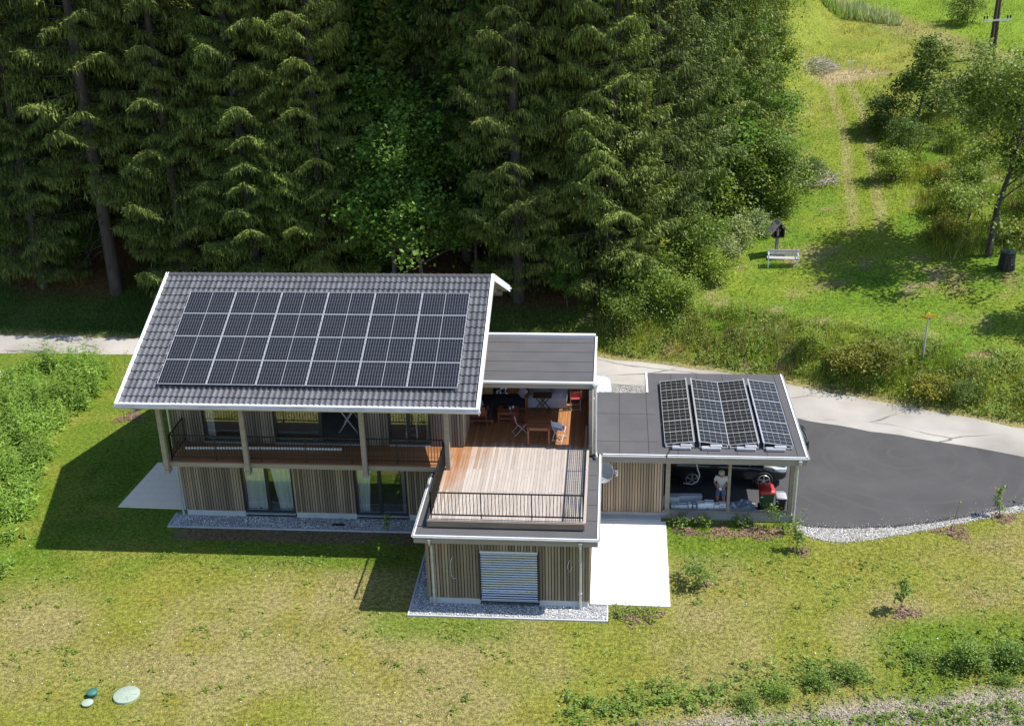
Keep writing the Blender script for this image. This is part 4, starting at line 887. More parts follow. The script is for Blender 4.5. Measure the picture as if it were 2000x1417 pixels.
bx, by = 14.05, 23.2; sh = thing('wayside_shrine', 'small wooden wayside shrine with a steep shingled roof on a post', 'shrine', (bx,by,gz(bx,by)), math.radians(12)); b = MB(); b.bar((0,.1,-.2),(0,.1,1.1),.14); b.build('post', greyw, sh)
b = MB(); b.box(-.3,-.15,1.0,.3,.3,1.06); b.box(-.3,.28,1.06,.3,.32,1.7); b.box(-.31,-.12,1.06,-.27,.3,1.45); b.box(.27,-.12,1.06,.31,.3,1.45); b.build('niche', dkteak, sh)
b = MB()
for s in (-1,1):
    for k in range(6): b.bar((s*(.02+k*.085),-.32,1.87-k*.1),(s*(.02+k*.085),.42,1.87-k*.1),.125,.022,(s*.75,0,.65))
    b.bar((s*.0,-.31,1.9),(s*.53,-.31,1.26),.02,.07)
b.build('roof', greyw, sh)
b = MB(); b.tube([(0,.05,1.08),(0,.05,1.25),(0,.05,1.42)], [.07,.06,.03], 8); b.ball((0,.04,1.47), .045, 8); b.tube([(-.16,.05,1.38),(0,.05,1.33),(.16,.05,1.38)], .022, 6); b.build('figure', mat('pale_statue', (.55,.45,.42), (.45,.35,.33), 9, .7), sh, True)
fl = thing('flower_box', 'planted flower box with pale and green leaves at the foot of the shrine', 'planter', (bx-.02,by-.42,gz(bx,by-.42))); b = MB(); b.bbox(-.38,-.15,0,.38,.15,.3,.02); b.build('planter_box', greyw, fl)
cx_, cy_ = 25.0, 20.2; cb = thing('compost_bin', 'black plastic compost bin with round lid standing in the meadow on the right', 'compost bin', (cx_,cy_,gz(cx_,cy_)), .2); b = MB()
for k in range(7): z = .02+k*.12; r0 = .44-.012*k; b.lathe([(r0,z),(r0-.004,z+.09),(r0-.02,z+.1),(r0-.02,z+.12)], (0,0,0), 8)
b.build('body', blk, cb); b = MB(); b.lathe([(.36,.86),(.39,.875),(.38,.92),(.1,.96),(1e-3,.965)], (0,0,0), 20); b.build('lid', blk, cb, True); b = MB(); b.bbox(-.18,-.43,.05,.18,-.40,.35,.01); b.build('hatch', blk, cb)
sx_, sy_ = 19.3, 12.5; sg = thing('hiking_sign', 'yellow hiking arrow signs on a slim grey post above the road bank', 'sign', (sx_,sy_,gz(sx_,sy_)), math.radians(10)); b = MB(); b.tube([(0,0,-.3),(0,0,2.1)], .035, 10); b.build('post', MT['zinc'], sg, True)
yel = mat('yellow_sign_board', (.62,.38,.02), (.55,.32,.02), 3, .5)
for z, a in ((2.12,.35),(1.98,2.6)):
    b = MB(); q = [(-.12,-.06),(.30,-.06),(.39,0),(.30,.06),(-.12,.06)]
    b.add([(x,-.037,z+y) for x, y in q]+[(x,-.055,z+y) for x, y in q], [(0,1,2,3,4),(9,8,7,6,5)]+[(i,(i+1)%5,5+(i+1)%5,5+i) for i in range(5)]); b.xf(Matrix.Rotation(a-.35,4,'Z')); b.build('sign_board', yel, sg)
b = MB(); b.lathe([(.055,2.2),(.05,2.24),(1e-3,2.25)], (0,0,0), 10); b.build('post_cap', yel, sg)
ux, uy = 32.9, 52.6; up_ = thing('utility_pole', 'dark wooden A-frame power pole with insulators beyond the trees', 'utility pole', (ux,uy,gz(ux,uy)), math.radians(12)); tar = mat('tarred_wood', (.07,.05,.04), (.045,.033,.027), 3, .85)
for s in (-1,1): b = MB(); b.tube([(s*.24,s*.12,-.3),(s*.07,0,5.0)], [.14,.11], 10); b.build('pole', tar, up_, True)
b = MB(); b.bar((-1.05,-.14,2.75),(1.05,-.14,2.75),.1,.12); b.bar((-.28,-.14,4.85),(.28,-.14,4.85),.1,.1); b.build('crossarm', MT['zinc'], up_)
for x, z in ((-1.0,2.81),(-.78,2.81),(.78,2.81),(1.0,2.81),(-.22,4.9),(.22,4.9)): b = MB(); b.lathe([(.02,0),(.02,.06),(.07,.08),(.05,.14),(.075,.17),(.04,.26),(1e-3,.27)], (x,-.14,z), 10); b.build('insulator', MT['black'], up_, True)
for (mx, my, lab) in ((22.6,51.8,'white marker post with crossbar beside the upper end of the track'),(23.75,52.0,'thin white marker stake at the end of the track')):
    b = MB(); b.bar((0,0,-.1),(0,0,1.0),.07)
    if 'crossbar' in lab: b.bar((-.28,0,.95),(.32,0,.95),.06); b.bar((.25,0,.3),(.25,0,.95),.05)
    o = b.build('marker_post', MT['white']); o.location = (mx,my,gz(mx,my)); tag(o, lab, 'marker post', 'white marker posts by the track')
lidm = mat('pale_green_lid', (.36,.43,.34), (.28,.34,.26), 3, .7)
mh = thing('manhole_cover', 'large pale green round manhole cover set in the lawn', 'manhole cover', (-8.96,-10.2,.0)); b = MB(); b.lathe([(.385,.0),(.385,.07),(.35,.09),(1e-3,.10)], (0,0,0), 30); b.build('lid', lidm, mh, True); b = MB()
for k in range(6): a = k*math.pi/3; b.bar((.1*math.cos(a),.1*math.sin(a),.1),(.32*math.cos(a),.32*math.sin(a),.093),.025,.014)
b.build('ribs', lidm, mh)
for (x, y, m, lab, hh) in ((-9.98,-10.25,mat('dark_teal_plastic', (.05,.17,.14), (.03,.11,.09), 4, .5),'dark green round vent cap left of the manhole cover',.22),(-9.98,-10.62,lidm,'small pale green round cap in front of the dark vent cap',.1)):
    b = MB(); b.lathe([(.12,0),(.12,hh*.6),(.17,hh*.62),(.165,hh*.8),(.1,hh),(1e-3,hh+.01)], (0,0,0), 20); o = b.build('vent_cap', m, None, True); o.location = (x,y,0); tag(o, lab, 'vent cap', 'caps beside the manhole cover')
b = MB(); b.ball((0,0,.25), .8, 9, .5)
for i, v in enumerate(b.v): k = 1+.25*(math.sin(v[0]*4+1)*math.cos(v[1]*3)); b.v[i] = (v[0]*k, v[1]*k*.8, v[2]*k)
o = b.build('boulder', mat('pale_stone', (.52,.5,.48), (.4,.38,.36), 3, .9, bump=.3), None, True); o.location = (-24.75,11.8,0); tag(o, 'pale boulder at the left edge beside the tall herb bed', 'boulder')
b = MB(); b.box(-.2,-.03,0,.2,.03,.05); b.box(-.24,-.05,0,.24,.05,.03); o = b.build('floor_grate', MT['black']); o.location = (-4.75,-.48,.045); tag(o, 'black drain grate in the gravel strip before the house wall', 'drain')
# ------------------------------------------------------------------ ground, road, drive, strips
def smin(a, b, k): return np.minimum(a, b)
def inpoly(px, py, poly):
    c = np.zeros(px.shape, bool); n = len(poly)
    for i in range(n):
        x0, y0 = poly[i]; x1, y1 = poly[(i+1) % n]
        if y0 == y1: continue
        c ^= ((y0 > py) != (y1 > py)) & (px < (x1-x0)*(py-y0)/(y1-y0)+x0)
    return c
RB = [(-60,15.6),(-25.9,15.2),(-19.4,15.3),(-8,14.4),(1,13.3),(6.5,12.3),(10.5,10.5),(13.6,9.1),(16.24,8.02),(19.12,6.92),(21.9,5.92),(27,3.2),(45,-7)]
HERB = [(-15.6,-5),(-16.1,-2.5),(-17.0,0.2),(-17.9,3.5),(-18.7,6.8),(-18.5,10.2),(-18.8,13.2),(-20.5,14.4),(-23,14.2),(-24.2,11.9),(-24.6,8),(-24.5,-5)]
def dist_seg(px, py, a, b):
    ax, ay = a; bx, by = b; t = np.clip(((px-ax)*(bx-ax)+(py-ay)*(by-ay))/((bx-ax)**2+(by-ay)**2), 0, 1)
    return np.hypot(px-ax-t*(bx-ax), py-ay-t*(by-ay))
TRACK = [(18.9,24.5),(19.6,28),(20.3,34),(21.2,40.8),(21.5,47),(21.6,52)]
def ground_col(x, y):
    """surface colours: dry lawn, green lawn, meadow, forest litter, soil"""
    s = y-roadtop(x); L = lambda c: np.array(c)
    green = L((.115,.175,.018)); ygreen = L((.185,.197,.034)); tan = L((.25,.218,.088)); ochre = L((.20,.19,.033)); soil = L((.17,.125,.085)); grav = L((.28,.245,.20)); litter = L((.13,.06,.028)); moss = L((.05,.075,.014))
    n1 = fbm(x, y, 3.2, 1); n2 = fbm(x, y, 1.3, 9); n3 = fbm(x, y, 6, 4); m = lambda w: np.clip(w, 0, 1)[..., None]
    c = ygreen*(1-m((n1-.38)*4))+tan*m((n1-.38)*4)
    c = c*(1-m((n2-.55)*4*.7))+ochre*m((n2-.55)*4*.7)
    # greener: by the wall, left side, near herb bed, by the carport
    g = ss(-4.4,-2.2,y+1.2*(n2-.5))*ss(4.5,2,x)*1.0+ss(-9.5,-14,x+3*(n1-.5))*ss(-7,-2,y)+ss(-3.6,-.8,y+.8*(n2-.5))*ss(6.8,7.5,x)*ss(14,11.5,x)*.9+ss(-5.0,-5.9,y)*ss(-7.8,-6.4,y)*ss(-3.5,-1.5,x)*ss(4,1,x)*.6+ss(12.5,15,x)*ss(-4.2,-6.4,y+(n2-.5)*2)*1.0
    k = m(g*(.55+.9*(n2>.0)*n1*1.4)); c = c*(1-k)+(green*(1-m((n2-.45)*3))+ygreen*m((n2-.45)*3))*k
    # bare soil below the gravel strip, gravelly corner bottom right
    w = m(ss(-1.9,-1.25,y+.5*(n2-.5))*ss(-.6,-.9,-np.abs(y+.9)*0-.0-(-y)*0+y)*0); 
    w = m(((y > -1.75-.5*(n2-.5)) & (y < -.7) & (x > -10.8) & (x < -.9))*.9*ss(.3,.55,fbm(x,y,1.0,3)+.12)); c = c*(1-w)+soil*w
    e = -10.45+(x-6.8)*.182+.9*(n2-.5); w = m(ss(.35,-.35,y-e)*ss(5.5,8,x)); c = c*(1-w)+(grav*(.8+.5*n2[...,None]))*w
    # meadow on the hill
    right = ss(1,7,x-.25*np.maximum(s,0)+.0); mead = (L((.16,.21,.024))*(1-m((n1-.42)*4))+L((.105,.18,.016))*m((n1-.42)*4)); mead = mead*(1-m((n2-.6)*4))+tan*m((n2-.6)*4)*.9
    w_ = m(ss(36,50,y)*ss(14,20,x)); q_ = m((n1-.35)*3.5); mead = mead*(1-w_)+((L((.215,.225,.042))*(1-q_)+L((.165,.20,.028))*q_)*(.75+.5*n2[...,None]))*w_
    sd_ = x-(27.5+(70.2-y)*.47); edge_ = m(ss(2.6,.4,np.abs(sd_+2.6+1.5*(n1-.5)))*ss(40,48,y)); mead = mead*(1-edge_*.6)+L((.25,.22,.10))*edge_*.6
    far = m(ss(-1.2,.6,sd_+1.2*(n2-.5))*ss(36,46,y)); mead = mead*(1-far)+L((.155,.235,.022))*(.88+.24*n3[...,None])*far
    d = np.full(x.shape, 99.0); d2 = d.copy()
    for a, b_ in zip(TRACK[:-1], TRACK[1:]):
        o = .75
        d = np.minimum(d, np.minimum(dist_seg(x,y,(a[0]-o,a[1]),(b_[0]-o,b_[1])), dist_seg(x,y,(a[0]+o,a[1]),(b_[0]+o,b_[1])))); d2 = np.minimum(d2, dist_seg(x,y,a,b_))
    w = m(ss(1.9,1.2,d2+.4*(n2-.5))*.8); mead = mead*(1-w)+L((.155,.20,.02))*w
    w = m(ss(.5,.12,d+.25*(n2-.5))*ss(23.5,28,y)); w = w*.55; mead = mead*(1-w)+L((.29,.25,.12))*w
    w = m(ss(2.4,.6,np.hypot((x-22.3)/1.5,y-51.5)+1.2*(n2-.5))); mead = mead*(1-w)+L((.34,.27,.16))*w
    bare = m(ss(.70,.80,fbm(x,y,1.6,21))*ss(24,20,y)*.8); mead = mead*(1-bare)+L((.26,.21,.11))*bare
    wf = m(ss(0,.9,s)); wr = m(right)
    forest = litter*(1-m((n1-.5)*5))+moss*m((n1-.5)*5); forest = forest*(1-m(ss(4.5,2.5,s)))+moss*m(ss(4.5,2.5,s))
    hill = forest*(1-wr)+mead*wr; c = c*(1-wf)+hill*wf
    verge = m(ss(.5,.1,np.abs(s-.1))*.7); c = c*(1-verge)+L((.26,.21,.12))*verge
    return c*(.9+.2*fbm(x,y,.5,30)[...,None])
def axis_(a): return np.unique(np.concatenate(a))
gx = axis_([np.linspace(-420,-40,24), np.arange(-40,36,.28), np.linspace(36,70,60), np.linspace(70,420,24)])
gy = axis_([np.linspace(-60,-13,12), np.arange(-13,36,.28), np.linspace(36,80,110), np.linspace(80,420,30)])
X, Y = np.meshgrid(gx, gy, indexing='ij'); Z = hgt(X, Y)
Z = Z+np.where((Y-roadtop(X)) > .4, .10*(fbm(X,Y,1.8,13)-.5)*np.clip(Y-roadtop(X)-.4,0,1), 0)
idx = np.arange(X.size).reshape(X.shape)
F = np.stack([idx[:-1,:-1],idx[1:,:-1],idx[1:,1:],idx[:-1,1:]], -1).reshape(-1,4)
g = fast('ground', np.stack([X,Y,Z],-1).reshape(-1,3), F, groundmat(), None, True, ground_col(X,Y).reshape(-1,3)); tag(g, kind='structure')
def strip(name, top, bot, z, m, wob=.0):
    xs = np.arange(-60, 45.01, .6); b = MB(); yt = np.interp(xs,[a for a,_ in top],[q for _,q in top]); yb = np.interp(xs,[a for a,_ in bot],[q for _,q in bot])
    yt = yt+wob*(vn(xs,yt,1.1,3)-.5); yb = yb+wob*(vn(xs,yb,1.3,5)-.5)
    V = [(x,y,z) for x, y in zip(xs,yb)]+[(x,y,z) for x, y in zip(xs,yt)]; n = len(xs); b.add(V, [(i,i+1,n+i+1,n+i) for i in range(n-1)]); o = b.build(name, m); tag(o, kind='structure'); return o
strip('road', RT, RB, .016, roadmat('old_pale_road', (.315,.29,.255), (.255,.235,.21), (.13,.12,.11)), .35)
def flat(name, poly, z, m, th=0):
    b = MB()
    if th: b.poly(poly, z-th, z)
    else: b.add([(x,y,z) for x,y in poly], [tuple(range(len(poly)))])
    o = b.build(name, m); tag(o, kind='structure'); return o
drive = [(7.2,.7),(11.95,.7),(12.0,.32),(12.6,.2),(13.77,.16),(15.62,.33),(17.2,.75),(18.58,1.25),(20.69,2.2),(25.5,4.6),(23.3,5.6),(21.6,6.5),(19.8,7.2),(17,8.4),(13.8,9.7),(11.5,10.7),(7.2,11.9)]
flat('driveway', drive, .008, roadmat('dark_asphalt', (.080,.078,.079), (.060,.058,.060), (.03,.03,.03), False, (-17,-6,0), .012))
shoulder = [(11.95,.05),(12.15,-.25),(12.5,-.5),(12.95,-.7),(13.5,-.76),(14.1,-.66),(14.8,-.46),(15.5,-.22),(16.3,.06),(17.45,.5),(20.5,1.72),(23.6,3.4),(23.5,3.8),(20.69,2.2),(18.58,1.25),(15.62,.33),(13.77,.16),(12.0,.32)]
gvl = stonemat('pale_gravel', (.46,.44,.41), (.28,.265,.245), 17, .9, (.22,.19,.14)); gvl2 = stonemat('grey_pebbles', (.62,.62,.62), (.3,.3,.305), 20, 1.0, (.3,.3,.29))
EDG = [(12.0,.32),(12.6,.2),(13.77,.16),(15.62,.33),(17.2,.75),(18.58,1.25),(20.69,2.2),(23.5,3.8)]
flat('driveway_edge', EDG+[(x-.05,y+.13+.04*math.sin(x*3)) for x, y in EDG[::-1]], .018, mat('dark_asphalt_edge', (.03,.029,.03), None, 6, .9))  # darker band following the lower curve of the driveway
flat('gravel_shoulder', shoulder, .012, gvl); flat('gravel_yard', [(1.2,7.4),(6.7,7.4),(7.2,7.6),(7.2,12.2),(4.6,13.0),(1.2,13.6)], .006, gvl)
flat('gravel_strip', [(-11.1,-.8),(-1.2,-.8),(-1.2,-5.82),(5.2,-5.80),(5.2,-4.99),(4.62,-4.99),(4.62,-4.9),(-.66,-4.9),(-.66,.1),(-11.1,.1)], .03, gvl2)
b = MB(); b.box(-11.16,-.86,-.1,-1.26,-.802,.06); b.box(-11.16,-.802,-.1,-11.102,.1,.06); b.box(-1.26,-5.88,-.1,-1.202,-.802,.06); b.box(-1.202,-5.88,-.1,5.26,-5.822,.06); b.box(5.202,-5.822,-.1,5.26,-5.0,.06)
tag(b.build('gravel_edging', MT['plinth']), kind='structure')
whs = mat('white_porcelain_paving', (.86,.85,.84), (.80,.79,.78), .8, .7)
flat('paved_slab', [(4.66,-4.95),(7.28,-4.97),(7.34,.30),(4.66,.30)], .05, whs, .15); flat('concrete_step', [(4.66,.32),(7.16,.32),(7.16,.56),(4.66,.56)], .10, MT['plinth'], .2)
def patiomat():
    m, t, p = _new('travertine_paving'); tc = N(t, 'ShaderNodeTexCoord'); br = N(t, 'ShaderNodeTexBrick'); br.inputs['Scale'].default_value = 1; br.inputs['Mortar Size'].default_value = .006; br.inputs['Brick Width'].default_value = .8; br.inputs['Row Height'].default_value = .5
    br.inputs['Color1'].default_value = (.94,.74,.52,1); br.inputs['Color2'].default_value = (.9,.78,.63,1); br.inputs['Mortar'].default_value = (.3,.26,.22,1); t.links.new(tc.outputs['Object'], br.inputs[0])
    c = mixc(t, .5, br.outputs[0], mixc(t, ramp(t, noise_fac(t,1.6,4), .35,.65), (.94,.76,.54), (.88,.77,.64))); t.links.new(c, p.inputs['Base Color']); p.inputs['Roughness'].default_value = .7; return m
flat('patio', [(-13.6,.48),(-10.62,.42),(-10.62,4.0),(-13.35,4.0)], .045, patiomat(), .2)
# ------------------------------------------------------------------ vegetation generators
def unit(v): return v/np.maximum(np.linalg.norm(v, axis=-1, keepdims=True), 1e-6)
def kites(base, dirv, side, length, width, droop=0.0):
    """leaf-shaped quads: base point, direction, side vector, lengths and widths"""
    l = length[:,None]; w = width[:,None]; mid = base+dirv*l*.5; dn = np.array([0,0,-1.0])*droop
    V = np.stack([base, mid+side*w*.5+dn*l*.25, base+dirv*l+dn*l, mid-side*w*.5+dn*l*.25], 1).reshape(-1,3)
    return V
def kf(n): return np.arange(n*4, dtype=np.int32).reshape(-1,4)
def tubes_np(mb, pts, r, n=6): mb.tube([tuple(p) for p in pts], [float(q) for q in r], n, True)
def spruce_mesh(seed, H, cb, R, dens=1.0, sparse=0.0, gap=.5):
    r = np.random.default_rng(seed); tr = MB(); lean = r.normal(0,.012,2)
    tz = np.linspace(-.6, H, 14); tubes_np(tr, [(lean[0]*z+.06*math.sin(z*.5+seed), lean[1]*z, z) for z in tz], [max(.02, 0.0098*H*(1-(max(z,0)/H))**.85+.012) for z in tz], 9)
    for z in np.arange(1.5, cb+4, .38):          # dead lower branches
        a = r.uniform(0, 6.28); L = r.uniform(.6, 2.2); p = np.array([math.cos(a), math.sin(a), -.15])
        tubes_np(tr, [np.array([0,0,z]), np.array([0,0,z])+p*L*.6, np.array([0,0,z])+p*L+np.array([0,0,-.25*L])], [.028,.016,.006], 4)
    B=[]; D=[]; S=[]; Ln=[]; Wd=[]; z = cb
    while z < H-.4:
        t = (z-cb)/(H-cb); L0 = R*((1-t)**.42)*(.72+.28*min(1, t*6)); nb = r.integers(5, 7)
        a0 = r.uniform(0, 6.28)
        for k in range(nb):
            if r.random() < sparse: continue
            a = a0+k*2*math.pi/nb+r.normal(0,.22); L = L0*r.uniform(.45, 1.2); zz = z+r.normal(0,.22)
            az = np.array([math.cos(a), math.sin(a), 0.]); sd = np.array([-math.sin(a), math.cos(a), 0.])
            s0 = r.uniform(-.42,-.12)*(1-t)+.25*t; bend = r.uniform(.12,.34)
            n = max(18, int(L*135*dens)); u = np.clip(np.sqrt(r.random(n))*1.02, .1, 1)
            W0 = min(1.0, .34*L)*(.25+np.sin(np.clip(u*.95,0,1)*math.pi)**.8*.85); w = W0*r.uniform(-1,1,n); aw = np.abs(w)
            P = az*(u*L+aw*.35)[:,None]+sd*w[:,None]; P[:,2] += zz+L*(s0*u+bend*u*u)-.30*aw-.22*aw*aw+r.normal(0,.035,n)
            if L > .7: tubes_np(tr, [np.array([0,0,zz]), az*L*.5+np.array([0,0,zz+L*(s0*.5+bend*.25)]), az*L*.93+np.array([0,0,zz+L*(s0*.93+bend*.86)])], [.03,.018,.005], 3)
            k1 = r.random(n) < .5; m = int(k1.sum()); sg = np.sign(w)[k1][:,None]
            q = unit(az*r.uniform(.3,1.0,(m,1))+sd*sg*r.uniform(.2,1.0,(m,1))+np.array([0,0,1.])*r.uniform(-.6,.1,(m,1)))
            B.append(P[k1]); D.append(q); S.append(unit(np.cross(q, np.array([0.2,0,1.])+r.normal(0,.2,(m,3))))); Ln.append(r.uniform(.12,.30,m)); Wd.append(r.uniform(.045,.085,m))
            m = n-m; q = unit(az*r.uniform(-.1,.35,(m,1))+sd*r.normal(0,.25,(m,1))+np.array([0,0,-1.]))
            B.append(P[~k1]); D.append(q); S.append(unit(np.cross(q, r.normal(0,1,(m,3))))); Ln.append(r.uniform(.14,.48,m)*min(1,.4+L/3.5)); Wd.append(r.uniform(.035,.065,m))
        z += gap*r.uniform(.75, 1.25)
    B,D,S,Ln,Wd = [np.concatenate(q) for q in (B,D,S,Ln,Wd)]
    return tr, kites(B,D,S,Ln,Wd)
def twigs(r, start, direc, L, rad, depth, out, ends, spread=.75, upb=.25):
    """recursive limbs"""
    n = 4; pts = [start]; d = direc.copy()
    for i in range(n):
        d = unit(d+r.normal(0,.16,3)+np.array([0,0,upb*.25])); pts.append(pts[-1]+d*L/n)
    out.append((pts, np.linspace(rad, rad*.55, n+1)))
    if depth == 0: ends.append((pts[-1], d)); ends.append((pts[2], d)); return
    for k in range(r.integers(2,4)+ (1 if depth > 1 else 0)):
        i = r.integers(2, n+1); q = unit(d*.7+r.normal(0,spread,3)*.8+np.array([0,0,upb])); twigs(r, pts[i], q, L*r.uniform(.55,.8), rad*.5, depth-1, out, ends, spread, upb)
    ends.append((pts[-1], d))
def broadleaf_mesh(seed, H, R, nleaf, leaf, trunk_h=.3, depth=3, rad=None, lean=(0,0), bare=0.0, upb=.25, stems=1, clump=.5, flat=.75):
    r = np.random.default_rng(seed); tr = MB(); out=[]; ends=[]
    for s in range(stems):
        st = np.array([r.normal(0,.12)*(stems>1), r.normal(0,.12)*(stems>1), -.25]); d = unit(np.array([lean[0]+r.normal(0,.3)*(stems>1), lean[1]+r.normal(0,.3)*(stems>1), 1.0])); rd = rad or .018*H
        pts=[st]; K=6
        for i in range(K): d = unit(d+r.normal(0,.05,3)); pts.append(pts[-1]+d*(H*.82/K))
        out.append((pts, np.linspace(rd, rd*.25, K+1)))
        nb = int(6+H*.9) if stems == 1 else 4
        for k in range(nb):
            t = trunk_h+(1-trunk_h)*(k+.5)/nb*.97; f = t*K; i = min(int(f), K-1); p = pts[i]*(1-(f-i))+pts[i+1]*(f-i)
            a = r.uniform(0,6.28)+k*2.4; q = unit(np.array([math.cos(a), math.sin(a), r.uniform(.1,.7)])); LL = R*r.uniform(.5,.9)*(1.05-.55*t)
            twigs(r, p, q, LL, rd*.38*(1.1-t), depth-1, out, ends, .75, upb)
    for pts, rr in out: tubes_np(tr, pts, rr, 5 if rr[0] > .02 else 3)
    E0 = np.array([e[0] for e in ends]); keep = r.random(len(E0)) >= bare; E0 = E0[keep]
    i = r.integers(0, len(E0), nleaf); C = E0[i]+r.normal(0,1,(nleaf,3))*np.array([clump,clump,clump*flat])*(.35+.65*r.random((nleaf,1)))
    q = unit(r.normal(0,1,(nleaf,3))*np.array([1,1,.45])+np.array([0,0,-.25])); s = unit(np.cross(q, np.array([0,0,1.])+r.normal(0,.5,(nleaf,3))))
    ln = leaf*r.uniform(.65,1.35,nleaf); return tr, kites(C, q, s, ln, ln*r.uniform(.55,.8,nleaf), .12)
def two(tr, V, bark, leaf, crown='crown'):
    to = tr.build('trunk', bark, None, True); co = fast(crown, V, kf(len(V)//4), leaf)
    a, b = to.data, co.data; bpy.data.objects.remove(to); bpy.data.objects.remove(co); return a, b
def plant(name, meshes, label, cat, loc, rz=0, sc=1.0, group=None, parts=('trunk','crown'), tilt=(0,0), sz=None):
    t = thing(name, label, cat, loc, rz, group); t.rotation_euler = (tilt[0], tilt[1], rz); t.scale = (sc, sc, sz or sc)
    for nm, me in zip(parts, meshes): link(bpy.data.objects.new(nm, me), t)
    return t
LF = dict(
 spruce=leafmat('spruce_needles', (.047,.074,.015), (.172,.217,.040), .08, .6),
 spruce2=leafmat('spruce_needles_fresh', (.07,.11,.02), (.21,.265,.047), .1, .6),
 ash=leafmat('ash_leaves', (.10,.16,.03), (.21,.28,.055), .3, .5),
 maple=leafmat('maple_leaves', (.085,.175,.028), (.18,.285,.05), .35, .45),
 hazel=leafmat('hazel_leaves', (.095,.17,.027), (.21,.285,.045), .35, .5),
 willow=leafmat('willow_leaves', (0.124,0.186,0.054), (0.232,0.295,0.093), .3, .5),
 dark=leafmat('dark_leaves', (.06,.11,.022), (.15,.215,.042), .3, .55, spec=.3),
 bush=leafmat('bright_bush_leaves', (.15,.235,.035), (.30,.38,.055), .35, .5),
 sap=leafmat('sapling_leaves', (0.116,0.194,0.039), (0.232,0.310,0.070), .35, .45),
 yellow=leafmat('yellow_green_leaves', (.14,.18,.03), (.33,.29,.035), .35, .55),
 weed=leafmat('weed_leaves', (0.109,0.194,0.031), (0.232,0.326,0.054), .35, .5),
 grey=leafmat('pale_shrub_leaves', (0.202,0.264,0.109), (0.326,0.388,0.155), .3, .55),
)
def gmat(name): return leafmat(name, (.75,.75,.75), (1.3,1.3,1.2), .25, .7, True, .2)

# ---- forest
rs = np.random.default_rng(77)
SPR = []
for sd_, H, cbz, R, dn, sp, gp in ((1,30,2.0,3.3,1.1,.05,.54),(2,31,3.0,2.9,1.1,.12,.56),(3,29,.7,3.5,1.15,.03,.5),(4,32,6.5,3.2,1.,.3,.68),(5,27,1.0,2.9,1.2,.05,.48),(6,33,1.6,3.1,1.,.18,.64),(7,28,1.2,3.7,1.1,.08,.56)):
    SPR.append(two(*spruce_mesh(sd_, H, cbz, R, dn, sp, gp), MT['bark'], LF['spruce' if sd_ not in (5,3) else 'spruce2']))
MAP = [two(*broadleaf_mesh(31, 13, 4.2, 15000, .24, .25, 3, .16, clump=.55), MT['bark2'], LF['maple']), two(*broadleaf_mesh(32, 10, 3.4, 12000, .22, .2, 3, .12, clump=.5), MT['bark2'], LF['maple'])]
FRONT = [ # x, y, prototype, scale, label
 (-21.9,21.0,3,1.12,'tall spruce with a long bare grey trunk at the left of the forest edge'),
 (-26.3,21.6,6,1.0,'spruce with sparse drooping branches at the far left of the forest edge'),
 (-17.6,20.6,6,1.0,'spruce right of the bare grey trunk, above the left roof corner'),
 (-13.6,20.4,4,1.0,'fresh green spruce behind the left part of the tiled roof'),
 (-10.2,21.0,2,.95,'dense spruce behind the left third of the roof ridge'),
 (-4.0,26.6,1,1.0,'spruce with lit drooping branch ends behind the right end of the ridge'),
 (.4,19.9,5,.96,'spruce with dark lower trunk behind the gap between the two roofs'),
 (1.9,22.0,2,1.0,'dense spruce just left of the pale trunk behind the terrace roof'),
 (4.9,20.6,2,1.05,'big dense spruce with a pale visible trunk behind the terrace roof'),
 (7.6,23.4,0,1.02,'broad spruce at the right forest corner, branches hanging over the shrubs'),
 (9.4,27.6,4,1.05,'fresh green spruce above the leafy shrubs at the right forest edge'),
 (11.6,33.0,2,1.0,'dense spruce on the right forest edge above the hazel bushes'),
 (12.3,39.5,0,1.05,'spruce on the right forest edge, behind the hazel bushes'),
 (13.6,46.5,2,1.05,'spruce on the right forest edge next to the upper meadow'),
 (15.2,55.5,6,1.05,'topmost spruce on the right forest edge beside the brush heap'),
]
for x, y, p, s, lab in FRONT: plant('spruce_tree', SPR[p], lab, 'tree', (x,y,gz(x,y)), rs.uniform(0,6.28), s, 'spruces of the forest behind the house', tilt=(rs.normal(0,.012), rs.normal(0,.012)))
def edge_x(y): return np.interp(y, [18,21,24,28,34,41,50,60,75], [3.5,6.5,8.2,10.2,11.8,12.6,14,15.4,16])
placed = [(a[0], a[1]) for a in FRONT]; cnt = 0
for y in np.arange(24.6, 62, 3.5):
    for x in np.arange(-50, 21, 3.8):
        xx = x+rs.uniform(-1.4,1.4)+(1.9 if int(y/3.5) % 2 else 0); yy = y+rs.uniform(-1.3,1.3)
        if xx > edge_x(yy)-1.0 or xx < -8-(yy+36)*.40 or min(math.hypot(xx-a, yy-b_) for a, b_ in placed) < 2.7: continue
        if rs.random() < .12 and yy > 28: continue
        placed.append((xx,yy)); cnt += 1
        plant('spruce_tree', SPR[rs.integers(0,7)], 'dark spruce standing deep inside the dense forest behind the house', 'tree', (xx,yy,gz(xx,yy)), rs.uniform(0,6.28), rs.uniform(.85,1.15), 'spruces deep inside the forest', tilt=(rs.normal(0,.015), rs.normal(0,.015)))
